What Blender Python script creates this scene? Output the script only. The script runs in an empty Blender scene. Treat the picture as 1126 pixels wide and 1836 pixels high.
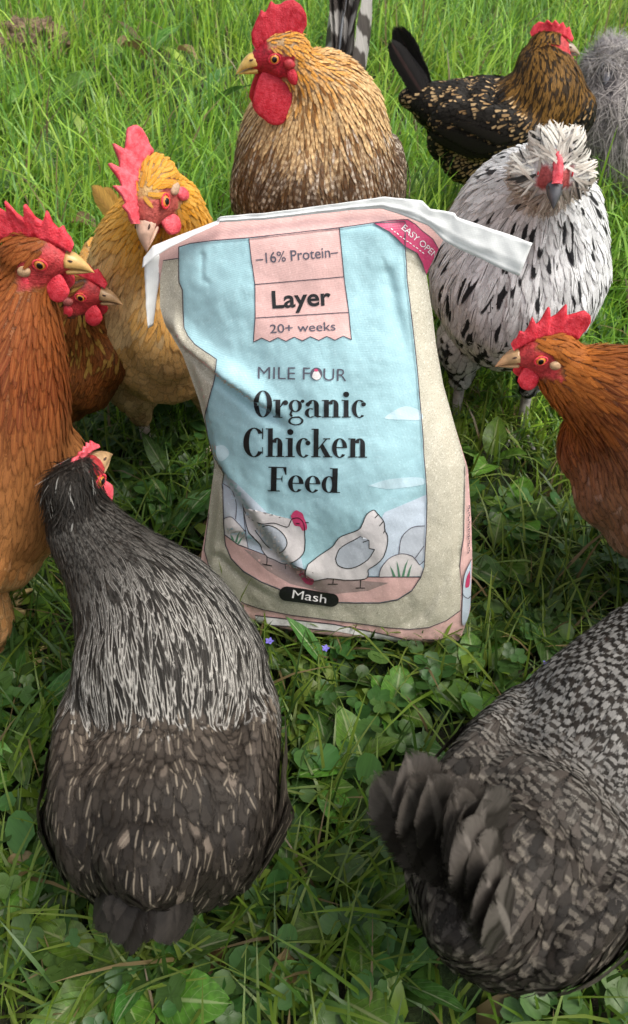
import bpy, bmesh, math, random
import numpy as np
from mathutils import Vector, Matrix, noise as mnoise
from mathutils.bvhtree import BVHTree

random.seed(7); RNG = np.random.default_rng(7)
sc = bpy.context.scene
COL = sc.collection
R = math.radians

# ------------------------------------------------------------------ camera
PW, PH, FPX = 1126.0, 1836.0, 1528.0
CAM_H, PITCH = 0.95, R(45)
cam_d = bpy.data.cameras.new('camera'); cam = bpy.data.objects.new('camera', cam_d); COL.objects.link(cam)
cam.location = (0, 0, CAM_H); cam.rotation_euler = (math.pi/2 - PITCH, 0, 0)
cam_d.sensor_fit = 'VERTICAL'; cam_d.sensor_height = 24.0; cam_d.lens = 24.0*FPX/PH
cam_d.clip_start = 0.02; cam_d.clip_end = 400
cam_d.dof.use_dof = True; cam_d.dof.focus_distance = 0.98; cam_d.dof.aperture_fstop = 8.0
sc.camera = cam
# ------------------------------------------------------------------ light
SUN_EL, SUN_AZ = R(60), R(112)            # azimuth from +Y (away from the camera) towards +X
w = bpy.data.worlds.new('World'); sc.world = w; w.use_nodes = True
wn = w.node_tree; bg = wn.nodes['Background']
sky = wn.nodes.new('ShaderNodeTexSky'); sky.sky_type = 'NISHITA'; sky.sun_disc = False
sky.sun_elevation = SUN_EL; sky.sun_rotation = SUN_AZ; sky.air_density = 1.0; sky.dust_density = 4.0; sky.ozone_density = 0.6
hz = wn.nodes.new('ShaderNodeHueSaturation'); hz.inputs['Saturation'].default_value = .22      # thin bright cloud
wn.links.new(sky.outputs[0], hz.inputs['Color']); wn.links.new(hz.outputs[0], bg.inputs[0]); bg.inputs[1].default_value = 0.145
sd = bpy.data.lights.new('sun', 'SUN'); sun = bpy.data.objects.new('sun', sd); COL.objects.link(sun)
sd.energy = 1.5; sd.angle = R(28); sd.color = (1.0, 0.93, 0.80)
sdir = Vector((math.sin(SUN_AZ)*math.cos(SUN_EL), math.cos(SUN_AZ)*math.cos(SUN_EL), math.sin(SUN_EL)))
sun.rotation_euler = sdir.to_track_quat('Z', 'Y').to_euler(); sun.location = sdir*20
sc.view_settings.view_transform = 'Standard'; sc.view_settings.look = 'None'; sc.view_settings.gamma = 1.0
sc.view_settings.exposure = 0.68
sc.render.engine = 'CYCLES'
sc.cycles.max_bounces = 6; sc.cycles.diffuse_bounces = 3; sc.cycles.glossy_bounces = 2; sc.cycles.transmission_bounces = 3
sc.cycles.use_denoising = True; sc.cycles.transparent_max_bounces = 16

# ------------------------------------------------------------------ pixel -> place
CF = Vector((0, math.cos(PITCH), -math.sin(PITCH))); CU = Vector((0, math.sin(PITCH), math.cos(PITCH))); CR = Vector((1, 0, 0))
CO = Vector((0, 0, CAM_H))
def ray(px, py): return CF + CR*((px-PW/2)/FPX) + CU*((PH/2-py)/FPX)
def at_z(px, py, z=0.0):
    d = ray(px, py); return CO + d*((z-CAM_H)/d.z)
def at_d(px, py, depth): return CO + ray(px, py)*depth

# ------------------------------------------------------------------ helpers
def srgb(h):
    v = [int(h[i:i+2], 16)/255 for i in (0, 2, 4)]
    return tuple(c/12.92 if c <= .04045 else ((c+.055)/1.055)**2.4 for c in v)
def link(name, me, mat=None, parent=None):
    o = bpy.data.objects.new(name, me); COL.objects.link(o)
    if mat is not None and me is not None and len(me.materials) == 0: me.materials.append(mat)
    if parent is not None: o.parent = parent
    return o
def empty(name, loc, label, cat, group=None):
    o = bpy.data.objects.new(name, None); COL.objects.link(o); o.location = loc; o.empty_display_size = .05
    o['label'] = label; o['category'] = cat
    if group: o['group'] = group
    return o
def tag(o, label, cat, group=None):
    o['label'] = label; o['category'] = cat
    if group: o['group'] = group
def attach(o, parent):
    """parent keeping world placement (parents are only translated)."""
    o.parent = parent; o.location = o.location - parent.location
def mesh_np(name, verts, faces):
    me = bpy.data.meshes.new(name); me.from_pydata([tuple(v) for v in verts], [], [tuple(f) for f in faces]); me.update(); return me
def smooth(me):
    me.polygons.foreach_set('use_smooth', np.ones(len(me.polygons), bool))
def quads_np(name, V, Q, T=None):
    """fast mesh from arrays: V (n,3), Q (m,4), optional triangles T (k,3)"""
    me = bpy.data.meshes.new(name)
    me.vertices.add(len(V)); me.vertices.foreach_set('co', np.asarray(V, np.float32).ravel())
    nq = len(Q); nt = 0 if T is None else len(T)
    loops = np.concatenate([np.asarray(Q).ravel(), np.asarray(T).ravel()]) if nt else np.asarray(Q).ravel()
    me.loops.add(len(loops)); me.loops.foreach_set('vertex_index', loops.astype(np.int32))
    me.polygons.add(nq+nt)
    st = np.concatenate([np.arange(nq)*4, nq*4+np.arange(nt)*3]).astype(np.int32)
    me.polygons.foreach_set('loop_start', st)
    me.update(calc_edges=True); smooth(me)
    return me, loops
def set_uv(me, loops, UVv):
    uv = me.uv_layers.new(name='uv'); uv.data.foreach_set('uv', np.asarray(UVv, np.float32)[loops].ravel())
def set_col(me, name, C):
    a = me.attributes.new(name, 'FLOAT_COLOR', 'POINT'); a.data.foreach_set('color', np.asarray(C, np.float32).ravel())

# ------------------------------------------------------------------ node helpers
class NT:
    def __init__(s, name):
        s.m = bpy.data.materials.new(name); s.m.use_nodes = True; s.t = s.m.node_tree
        s.b = s.t.nodes['Principled BSDF']; s.out = s.t.nodes['Material Output']
    def n(s, typ, **kw):
        nd = s.t.nodes.new('ShaderNode'+typ)
        ins = kw.pop('ins', {})
        for k, v in kw.items(): setattr(nd, k, v)
        for k, v in ins.items(): s.set(nd.inputs[k], v)
        return nd
    def set(s, sock, v):
        if isinstance(v, bpy.types.NodeSocket): s.t.links.new(v, sock)
        elif isinstance(v, bpy.types.Node): s.t.links.new(v.outputs[0], sock)
        else:
            if hasattr(sock.default_value, '__len__') and len(sock.default_value) == 4 and hasattr(v, '__len__') and len(v) == 3: v = (*v, 1)
            sock.default_value = v
    def math(s, op, a, b=0.0, c=0.0, clamp=False):
        nd = s.n('Math', operation=op, use_clamp=clamp); s.set(nd.inputs[0], a); s.set(nd.inputs[1], b); s.set(nd.inputs[2], c); return nd.outputs[0]
    def mix(s, f, a, b, mode='MIX'):
        nd = s.n('Mix', data_type='RGBA', blend_type=mode); s.set(nd.inputs[0], f); s.set(nd.inputs[6], a); s.set(nd.inputs[7], b); return nd.outputs[2]
    def ramp(s, v, lo, hi, a=0.0, b=1.0):
        nd = s.n('MapRange', interpolation_type='SMOOTHSTEP'); s.set(nd.inputs[0], v); s.set(nd.inputs[1], lo); s.set(nd.inputs[2], hi)
        s.set(nd.inputs[3], a); s.set(nd.inputs[4], b); return nd.outputs[0]
    def noise(s, scale, vec=None, detail=3.0, rough=.55):
        nd = s.n('TexNoise'); nd.inputs['Scale'].default_value = scale; nd.inputs['Detail'].default_value = detail; nd.inputs['Roughness'].default_value = rough
        if vec is not None: s.set(nd.inputs['Vector'], vec)
        return nd
    def pos(s): return s.n('NewGeometry').outputs['Position']
    def bump(s, h, strength=.3, dist=.002):
        nd = s.n('Bump'); nd.inputs['Strength'].default_value = strength; nd.inputs['Distance'].default_value = dist; s.set(nd.inputs['Height'], h)
        s.set(s.b.inputs['Normal'], nd); return nd

MATS = {}
def plain(name, col, rough=.5, var=.15, scale=60, bump=.2, bdist=.001, spec=.5):
    if name in MATS: return MATS[name]
    t = NT(name); nz = t.noise(scale, t.pos())
    f = t.ramp(nz.outputs[0], .3, .7)
    t.set(t.b.inputs['Base Color'], t.mix(f, tuple(c*(1-var) for c in col), tuple(min(1, c*(1+var)) for c in col)))
    t.b.inputs['Roughness'].default_value = rough; t.b.inputs['Specular IOR Level'].default_value = spec
    if bump: t.bump(t.noise(scale*4, t.pos()).outputs[0], bump, bdist)
    MATS[name] = t.m; return t.m

def feather_material(name='feather', fringe=True):
    t = NT(name)
    a = t.n('Attribute', attribute_name='colA'); b = t.n('Attribute', attribute_name='colB'); p = t.n('Attribute', attribute_name='pat')
    uv = t.n('UVMap'); xyz = t.n('SeparateXYZ', ins={0: uv.outputs[0]})
    u, v = xyz.outputs[0], xyz.outputs[1]
    rnd = a.outputs['Alpha']; freq = b.outputs['Alpha']
    au = t.math('ABSOLUTE', t.math('MULTIPLY_ADD', u, 2.0, -1.0))
    pc = t.n('SeparateColor', ins={0: p.outputs['Color']})
    # barb streaks running out from the shaft, different on every feather
    cv = t.n('CombineXYZ'); t.set(cv.inputs[0], t.math('MULTIPLY', au, 1.4)); t.set(cv.inputs[1], t.math('MULTIPLY_ADD', au, -4.0, t.math('MULTIPLY', v, 16.0))); t.set(cv.inputs[2], t.math('MULTIPLY', rnd, 97.0))
    nz = t.noise(1.6, cv.outputs[0], 3, .65)
    cv2 = t.n('CombineXYZ'); t.set(cv2.inputs[0], t.math('MULTIPLY', u, 2.4)); t.set(cv2.inputs[1], t.math('MULTIPLY', v, 2.2)); t.set(cv2.inputs[2], t.math('MULTIPLY', rnd, 53.0))
    nb = t.noise(1.7, cv2.outputs[0], 2, .5)
    wob = t.math('MULTIPLY_ADD', nb.outputs[0], 3.2, -1.6)
    ph = t.math('ADD', t.math('MULTIPLY', v, freq), wob)
    bars = t.ramp(t.math('SINE', t.math('ADD', ph, t.math('MULTIPLY', rnd, 6.0))), -.35, .35)
    edge = t.math('MAXIMUM', au, t.math('MULTIPLY_ADD', v, 2.5, -1.5))
    lace = t.ramp(t.math('MULTIPLY_ADD', wob, .10, edge), .36, .58)
    shaft = t.ramp(au, .06, .22, 1.0, 0.0)
    tip = t.ramp(t.math('MULTIPLY_ADD', wob, .05, v), .70, .80)
    m = t.math('MULTIPLY', bars, pc.outputs[0])
    m = t.math('MAXIMUM', m, t.math('MULTIPLY', lace, pc.outputs[1]))
    m = t.math('MAXIMUM', m, t.math('MULTIPLY', shaft, pc.outputs[2]))
    m = t.math('MAXIMUM', m, t.math('MULTIPLY', tip, p.outputs['Alpha']))
    col = t.mix(t.math('MINIMUM', m, 1.0), a.outputs['Color'], b.outputs['Color'])
    val = t.math('MULTIPLY_ADD', nz.outputs[0], 1.1, .45)
    hs = t.n('HueSaturation'); t.set(hs.inputs['Color'], col); t.set(hs.inputs['Value'], val)
    t.set(t.b.inputs['Base Color'], hs.outputs[0])
    t.b.inputs['Roughness'].default_value = .55; t.b.inputs['Specular IOR Level'].default_value = .18
    t.b.inputs['Sheen Weight'].default_value = .0
    t.bump(nz.outputs[0], .35, .0012)
    tr = t.n('BsdfTranslucent'); t.set(tr.inputs[0], hs.outputs[0])
    mx = t.n('MixShader', ins={0: .14, 1: t.b, 2: tr})
    # loose barbs: the vane thins out in fine streaks towards its rim
    cv3 = t.n('CombineXYZ'); t.set(cv3.inputs[0], t.math('MULTIPLY', au, .8)); t.set(cv3.inputs[1], t.math('MULTIPLY_ADD', au, -7.0, t.math('MULTIPLY', v, 30.0))); t.set(cv3.inputs[2], t.math('MULTIPLY', rnd, 31.0))
    nf = t.noise(2.2, cv3.outputs[0], 2, .6)
    rim = t.math('MAXIMUM', au, t.math('MULTIPLY_ADD', v, 2.2, -1.2))
    al = t.ramp(t.math('ADD', rim, t.math('MULTIPLY_ADD', nf.outputs[0], 1.1 if fringe else .5, -.55 if fringe else -.25)), .62 if fringe else .86, .98 if fringe else 1.0, 1.0, 0.0)
    tp = t.n('BsdfTransparent'); t.set(t.out.inputs[0], t.n('MixShader', ins={0: al, 1: tp, 2: mx}))
    return t.m
M_FEATHER = feather_material(); M_QUILL = feather_material('tail_quill', False)

def body_material():
    t = NT('bird_body')
    a = t.n('Attribute', attribute_name='skin')
    nz = t.noise(170, t.pos(), 4, .6); n2 = t.noise(420, t.pos(), 2)
    f = t.ramp(nz.outputs[0], .35, .68)
    dark = t.mix(1.0, a.outputs['Color'], (.55, .5, .5), 'MULTIPLY')
    t.set(t.b.inputs['Base Color'], t.mix(f, a.outputs['Color'], dark))
    t.b.inputs['Roughness'].default_value = .5
    t.b.inputs['Specular IOR Level'].default_value = .35
    t.bump(n2.outputs[0], .8, .0016)
    return t.m
M_BODY = body_material()
def flesh(name, col, sss=.0):
    t = NT(name); nz = t.noise(150, t.pos(), 4, .6); n2 = t.noise(520, t.pos(), 3)
    f = t.ramp(nz.outputs[0], .32, .7)
    c2 = (min(1, col[0]*1.22+.05), col[1]*2.2+.02, col[2]*1.9+.02)
    fk = t.noise(900, t.pos(), 2, .7); cc = t.mix(t.math('MULTIPLY', t.ramp(fk.outputs[0], .60, .72), .18), t.mix(f, col, c2), (.78, .42, .40))
    t.set(t.b.inputs['Base Color'], cc); t.b.inputs['Subsurface Weight'].default_value = .12; t.b.inputs['Subsurface Radius'].default_value = (.004, .001, .0008); t.b.inputs['Subsurface Scale'].default_value = 1.0
    t.b.inputs['Roughness'].default_value = .5; t.b.inputs['Specular IOR Level'].default_value = .3
    t.bump(n2.outputs[0], .9, .0014)
    MATS[name] = t.m; return t.m
M_COMB = flesh('comb_flesh', (.60, .022, .040)); M_COMB_DARK = flesh('comb_flesh_dark', (.42, .008, .022)); M_PINK = flesh('comb_flesh_pink', (.66, .06, .085))

# ================================================================== ground and grass
def ground():
    t = NT('soil_thatch'); p = t.pos()
    n1 = t.noise(6, p, 5, .6); n2 = t.noise(90, p, 4, .65); n3 = t.noise(1.2, p, 3)
    soil = t.mix(t.ramp(n2.outputs[0], .35, .65), (.016, .012, .007), (.06, .045, .026))
    green = t.mix(t.ramp(n2.outputs[0], .4, .7), (.012, .026, .006), (.03, .055, .012))
    t.set(t.b.inputs['Base Color'], t.mix(t.ramp(n1.outputs[0], .42, .62), green, soil))
    t.b.inputs['Roughness'].default_value = .95
    t.bump(n2.outputs[0], .8, .01)
    nx = 60; V = []; F = []
    xs = np.concatenate([np.linspace(-60, -4, 8)[:-1], np.linspace(-4, 4, 60), np.linspace(4, 60, 8)[1:]])
    ys = np.concatenate([np.linspace(-60, -2, 8)[:-1], np.linspace(-2, 7, 60), np.linspace(7, 90, 8)[1:]])
    for y in ys:
        for x in xs: V.append((x, y, .012*mnoise.noise((x*2.3, y*2.3, 0)) - .006))
    n = len(xs)
    for j in range(len(ys)-1):
        for i in range(n-1): F.append((j*n+i, j*n+i+1, (j+1)*n+i+1, (j+1)*n+i))
    me = mesh_np('ground', V, F); smooth(me)
    o = link('ground', me, t.m); o['kind'] = 'structure'
ground()

def grass_material():
    t = NT('grass_blade'); a = t.n('Attribute', attribute_name='colA'); uv = t.n('UVMap'); xyz = t.n('SeparateXYZ', ins={0: uv.outputs[0]})
    au = t.math('ABSOLUTE', t.math('MULTIPLY_ADD', xyz.outputs[0], 2.0, -1.0))
    cv = t.n('CombineXYZ'); t.set(cv.inputs[0], t.math('MULTIPLY', xyz.outputs[0], 9.0)); t.set(cv.inputs[1], xyz.outputs[1]); t.set(cv.inputs[2], t.math('MULTIPLY', a.outputs['Alpha'], 71.0))
    nz = t.noise(1.3, cv.outputs[0], 2)
    val = t.math('MULTIPLY_ADD', nz.outputs[0], .7, .65)
    hs = t.n('HueSaturation'); t.set(hs.inputs['Color'], a.outputs['Color']); t.set(hs.inputs['Value'], val)
    t.set(t.b.inputs['Base Color'], hs.outputs[0]); t.b.inputs['Roughness'].default_value = .42; t.b.inputs['Specular IOR Level'].default_value = .45
    tr = t.n('BsdfTranslucent'); hs2 = t.n('HueSaturation'); t.set(hs2.inputs['Color'], hs.outputs[0]); hs2.inputs['Value'].default_value = 1.5; hs2.inputs['Hue'].default_value = .485
    t.set(tr.inputs[0], hs2.outputs[0])
    t.set(t.out.inputs[0], t.n('MixShader', ins={0: .38, 1: t.b, 2: tr}))
    return t.m
M_GRASS = grass_material()

GREENS = np.array([[.066, .138, .016], [.092, .172, .018], [.050, .112, .018], [.125, .200, .022], [.155, .215, .036], [.038, .085, .014]])
def vnoise(x, y, s, seed=0.0):
    return np.array([mnoise.noise((a*s+seed, b*s-seed, seed)) for a, b in zip(x, y)])
def blades(name, x, y, h, wd, heading, bend, cols, label=None, pr=(.75, 1.0, .78, .40)):
    N = len(x); K = 4
    v = np.array([0, .36, .70, .90])[None, :]
    dx, dy = np.cos(heading)[:, None], np.sin(heading)[:, None]
    hh, bb = h[:, None], bend[:, None]
    out = hh*bb*v**1.9; up = hh*(v*(1-.42*bb*v**1.5))
    prof = np.array(pr)[None, :]*wd[:, None]*.5
    tw = RNG.uniform(-.9, .9, N)[:, None]
    sx, sy = -np.sin(heading[:, None]+tw*v), np.cos(heading[:, None]+tw*v)
    cx, cy = x[:, None]+dx*out, y[:, None]+dy*out
    V = np.zeros((N, 9, 3))
    V[:, 0:8:2, 0] = cx-sx*prof; V[:, 0:8:2, 1] = cy-sy*prof; V[:, 0:8:2, 2] = up
    V[:, 1:8:2, 0] = cx+sx*prof; V[:, 1:8:2, 1] = cy+sy*prof; V[:, 1:8:2, 2] = up
    V[:, 8, 0] = x+dx[:, 0]*h*bend; V[:, 8, 1] = y+dy[:, 0]*h*bend; V[:, 8, 2] = h*(1-.42*bend)
    V[:, :, 2] -= .004
    base = np.arange(N)[:, None]*9
    Q = np.concatenate([base+np.array([[2*k, 2*k+1, 2*k+3, 2*k+2]]) for k in range(3)], 1).reshape(-1, 4)
    T = (base+np.array([[6, 7, 8]])).reshape(-1, 3)
    me, loops = quads_np(name, V.reshape(-1, 3), Q, T)
    uvv = np.tile(np.array([[0, 0], [1, 0], [0, .36], [1, .36], [0, .7], [1, .7], [0, .9], [1, .9], [.5, 1]]), (N, 1))
    set_uv(me, loops, uvv)
    C = np.concatenate([cols, RNG.random((N, 1))], 1)
    set_col(me, 'colA', np.repeat(C, 9, 0))
    o = link(name, me, M_GRASS); o['kind'] = 'stuff'
    if label: o['label'] = label; o['category'] = 'grass'
    return o
def grass_cols(x, y, lit_gain, dry):
    N = len(x)
    patch = vnoise(x, y, 2.1, 3.3)*.9 + RNG.normal(0, .35, N)
    i = np.clip(((patch+1)*2.9).astype(int), 0, 5)
    c = GREENS[i]*RNG.uniform(.75, 1.25, (N, 1))
    c = c*lit_gain  # overall colour gain; raised for the far grass to paint in sunlight
    d = RNG.random(N) < dry
    c[d] = np.array([.20, .15, .07])*RNG.uniform(.6, 1.3, (d.sum(), 1))
    return c
def make_grass():
    # short lawn round the birds
    N = 42000; x = RNG.uniform(-1.15, 1.15, N); y = RNG.uniform(-.35, 1.25, N)
    den = vnoise(x, y, 4.5, 9.1); k = RNG.random(N) < .72+.8*den; x, y = x[k], y[k]; N = len(x)
    ex = [at_z(RNG.uniform(470, 800), RNG.uniform(1150, 1180)+q_, 0) for q_ in RNG.uniform(0, 30, 150)]
    x = np.concatenate([x, [e.x for e in ex]]); y = np.concatenate([y, [e.y for e in ex]]); N = len(x)
    h = RNG.gamma(6, .0115, N)+.012; h = np.clip(h, .02, .17); h[-150:] = RNG.uniform(.05, .11, 150)
    blades('lawn_grass', x, y, h, RNG.uniform(.0022, .0052, N), RNG.uniform(0, 6.283, N), RNG.uniform(.15, 1.1, N), grass_cols(x, y, .95, .05), 'short green grass around the feed bag and the birds')
    # tall meadow grass behind them
    N = 90000; y = 1.1+RNG.random(N)**1.25*4.2; x = RNG.uniform(-1, 1, N)*(.75+.62*y)
    den = vnoise(x, y, 2.6, 4.4); k = RNG.random(N) < .8+.7*den; x, y = x[k], y[k]; N = len(x)
    tall = np.clip((y-1.0)/.5, .35, 1)
    h = (RNG.gamma(6, .021, N)+.03)*tall*(1+.35*vnoise(x, y, 1.7, 1.2)); h = np.clip(h, .03, .30)
    blades('meadow_grass', x, y, h, RNG.uniform(.003, .0068, N), RNG.normal(.4, 1.5, N), RNG.uniform(.1, .95, N), grass_cols(x, y, 2.2, .05)*np.array([[.96, 1, .95]]), 'tall green meadow grass behind the birds')  # blade colours brightened: sunlight on the background is painted in
    N = 1500; x = RNG.uniform(-1.0, 1.0, N); y = RNG.uniform(-.25, 1.3, N); k = vnoise(x, y, 3.7, 6.1) > -.15; x, y = x[k], y[k]; N = len(x)
    c_ = grass_cols(x, y, 1.15, .03)
    blades('broad_leaf_cover', x, y, RNG.uniform(.035, .085, N), RNG.uniform(.012, .028, N), RNG.uniform(0, 6.283, N), RNG.uniform(.5, 1.25, N), c_, 'low broad leaves of plantain and dock among the lawn grass', (.22, 1.0, .86, .46))
    N = 900; y = 1.25+RNG.random(N)*3.6; x = RNG.uniform(-1, 1, N)*(.75+.6*y)
    blades('far_leaf_cover', x, y, RNG.uniform(.06, .16, N), RNG.uniform(.016, .036, N), RNG.uniform(0, 6.283, N), RNG.uniform(.3, 1.1, N), grass_cols(x, y, 2.2, .04), 'broad light green leaves scattered through the far grass', (.22, 1.0, .86, .46))  # leaf colours carry the same painted sunlight as the far grass
    # the meadow goes on outside the frame
    N = 45000; r = RNG.random(N)**.6*9; a = RNG.uniform(0, 6.283, N); x = np.cos(a)*r; y = 1.5+np.sin(a)*r
    inner = ((np.abs(x) < 1.1) & (y > -.3) & (y < 1.25)) | ((y > 1.1) & (y < 5.2) & (np.abs(x) < .75+.62*y))
    x, y = x[~inner], y[~inner]; N = len(x)
    blades('outer_meadow_grass', x, y, np.clip(RNG.gamma(6, .02, N)+.03, .03, .25), RNG.uniform(.006, .012, N), RNG.uniform(0, 6.283, N), RNG.uniform(.1, .95, N), grass_cols(x, y, 1.2, .05), 'meadow grass further out')
make_grass()

# ================================================================== broad-leaved weeds
def leaf_mat(name, col, rib=(.30, .36, .16)):
    t = NT(name); uv = t.n('UVMap'); xyz = t.n('SeparateXYZ', ins={0: uv.outputs[0]})
    oi = t.n('ObjectInfo')
    au = t.math('ABSOLUTE', t.math('MULTIPLY_ADD', xyz.outputs[0], 2.0, -1.0))
    mid = t.ramp(au, .03, .10, 1.0, 0.0)
    vein = t.math('SINE', t.math('MULTIPLY_ADD', xyz.outputs[1], 46.0, t.math('MULTIPLY', au, -16.0)))
    vein = t.ramp(vein, .86, 1.0)
    nz = t.noise(130, t.pos(), 4)
    c = t.mix(t.ramp(nz.outputs[0], .3, .7), tuple(x*.7 for x in col), tuple(x*1.25 for x in col))
    c = t.mix(t.math('MULTIPLY', vein, .25), c, rib); c = t.mix(t.math('MULTIPLY', mid, .75), c, rib)
    hs = t.n('HueSaturation'); t.set(hs.inputs['Color'], c); t.set(hs.inputs['Value'], t.math('MULTIPLY_ADD', oi.outputs['Random'], .6, .7)); t.set(hs.inputs['Hue'], t.math('MULTIPLY_ADD', oi.outputs['Random'], .04, .48))
    t.set(t.b.inputs['Base Color'], hs.outputs[0]); t.b.inputs['Roughness'].default_value = .45; t.b.inputs['Specular IOR Level'].default_value = .4
    t.bump(t.math('ADD', t.math('MULTIPLY', vein, -.6), nz.outputs[0]), .4, .0012)
    tr = t.n('BsdfTranslucent'); t.set(tr.inputs[0], hs.outputs[0])
    t.set(t.out.inputs[0], t.n('MixShader', ins={0: .3, 1: t.b, 2: tr}))
    return t.m
M_LEAF = leaf_mat('weed_leaf', (.090, .195, .022)); M_LEAF2 = leaf_mat('dandelion_leaf', (.065, .155, .028), (.36, .40, .24)); M_CLOVER = leaf_mat('clover_leaf', (.062, .135, .035), (.10, .18, .06))
M_DRY = leaf_mat('dry_leaf', (.20, .135, .06), (.26, .2, .1)); M_STEM = plain('weed_stem', (.12, .20, .06), .5, .2, 80)

def leaf_mesh(name, L, W, kind='oval', curl=.25, seed=0, droop=.5):
    """a blade of leaf growing along +x from the origin, arching"""
    rg = random.Random(seed); n = 11; V = []; UV = []; F = []
    for i in range(n+1):
        v = i/n
        if kind == 'oval': wv = math.sin(math.pi*min(1, .10+.90*v))**.8*(1-.08*v)
        elif kind == 'lance': wv = (math.sin(math.pi*min(1, (.06+.94*v)**1.35)))**.9
        elif kind == 'dandelion': wv = (.22+.78*v**.9)*(1-max(0, (v-.78)/.22)**2)*(1+(.22 if i % 2 else -.2)*(v < .85))
        else: wv = math.sin(math.pi*min(1, .3+.7*v))**.55
        if i == n: wv = .02
        ang = droop*v
        x = L*(math.sin(ang)/droop if droop > .01 else v); z = -L*((1-math.cos(ang))/droop if droop > .01 else 0)
        for j, u in enumerate((-1, -.5, 0, .5, 1)):
            zz = z + abs(u)*W*curl*wv*.5 + .06*W*rg.uniform(-1, 1)*abs(u)
            V.append((x+rg.uniform(-.01, .01)*L*abs(u), u*W*.5*wv, zz)); UV.append(((u+1)/2, v))
    for i in range(n):
        for j in range(4): F.append((i*5+j, i*5+j+1, (i+1)*5+j+1, (i+1)*5+j))
    me, loops = quads_np(name, V, F); set_uv(me, loops, UV); return me
LEAVES = {k: [leaf_mesh('leaf', 1.0, wd, k, cu, s, dr) for s, (wd, cu, dr) in enumerate(vs)] for k, vs in {
    'oval': [(.62, .25, .5), (.55, .4, .9), (.7, .2, .3)], 'lance': [(.26, .5, .6), (.22, .4, .3), (.30, .5, .9)],
    'dandelion': [(.30, .4, .6), (.26, .3, .9), (.32, .5, .4)], 'round': [(.95, .3, .5), (.9, .4, .8)]}.items()}
def tube_mesh(name, pts, r0, r1, n=6):
    pts = [Vector(p) for p in pts]; V = []; F = []; m = len(pts)
    for i, p in enumerate(pts):
        d = (pts[min(i+1, m-1)]-pts[max(i-1, 0)]).normalized(); a = d.orthogonal().normalized(); b = d.cross(a)
        r = r0+(r1-r0)*i/(m-1)
        for k in range(n):
            t = 2*math.pi*k/n; V.append(p+(a*math.cos(t)+b*math.sin(t))*r)
    for i in range(m-1):
        for k in range(n): F.append((i*n+k, i*n+(k+1) % n, (i+1)*n+(k+1) % n, (i+1)*n+k))
    F.append(tuple(range(n))[::-1]); F.append(tuple((m-1)*n+k for k in range(n)))
    me = mesh_np(name, V, F); smooth(me); return me
def weed(px, py, kind, n, L, label, mat=None, seed=1, lift=(15, 65), a0=None, spread=6.28, name='weed_plant', cat='weed', group='broad-leaved weeds in the lawn'):
    L = L*1.25; rg = random.Random(seed*31+n); g = at_z(px, py, 0)
    root = empty(name, g, label, cat, group)
    mat = mat or (M_LEAF2 if kind in ('dandelion', 'lance') else M_LEAF)
    a0 = rg.uniform(0, 6.28) if a0 is None else a0
    for i in range(n):
        az = a0 + spread*(i/n) + rg.uniform(-.25, .25); el = R(rg.uniform(*lift)); l = L*rg.uniform(.72, 1.15)
        src = LEAVES[kind][rg.randrange(len(LEAVES[kind]))]
        me = src
        o = bpy.data.objects.new('leaf', me); COL.objects.link(o); o.parent = root
        if len(me.materials) == 0: me.materials.append(mat)
        o.material_slots[0].link = 'OBJECT'; o.material_slots[0].material = mat
        st = L*(.35 if kind in ('oval', 'round') else .04)*rg.uniform(.7, 1.3)
        d = Vector((math.cos(az)*math.cos(el), math.sin(az)*math.cos(el), math.sin(el)))
        tipv = d*st + Vector((0, 0, .012 if kind in ('oval', 'round') else .002))
        o.location = tipv
        o.rotation_euler = (Matrix.Rotation(az, 3, 'Z') @ Matrix.Rotation(-el*.75, 3, 'Y') @ Matrix.Rotation(rg.uniform(-.4, .4), 3, 'X')).to_euler()
        o.scale = (l, l, l)
        if kind in ('oval', 'round'):
            link('stem', tube_mesh('stem', [(0, 0, -.01), tuple(tipv*.55+Vector((0, 0, .004))), tuple(tipv)], .0012, .0009, 5), M_STEM, root)
    return root

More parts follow.
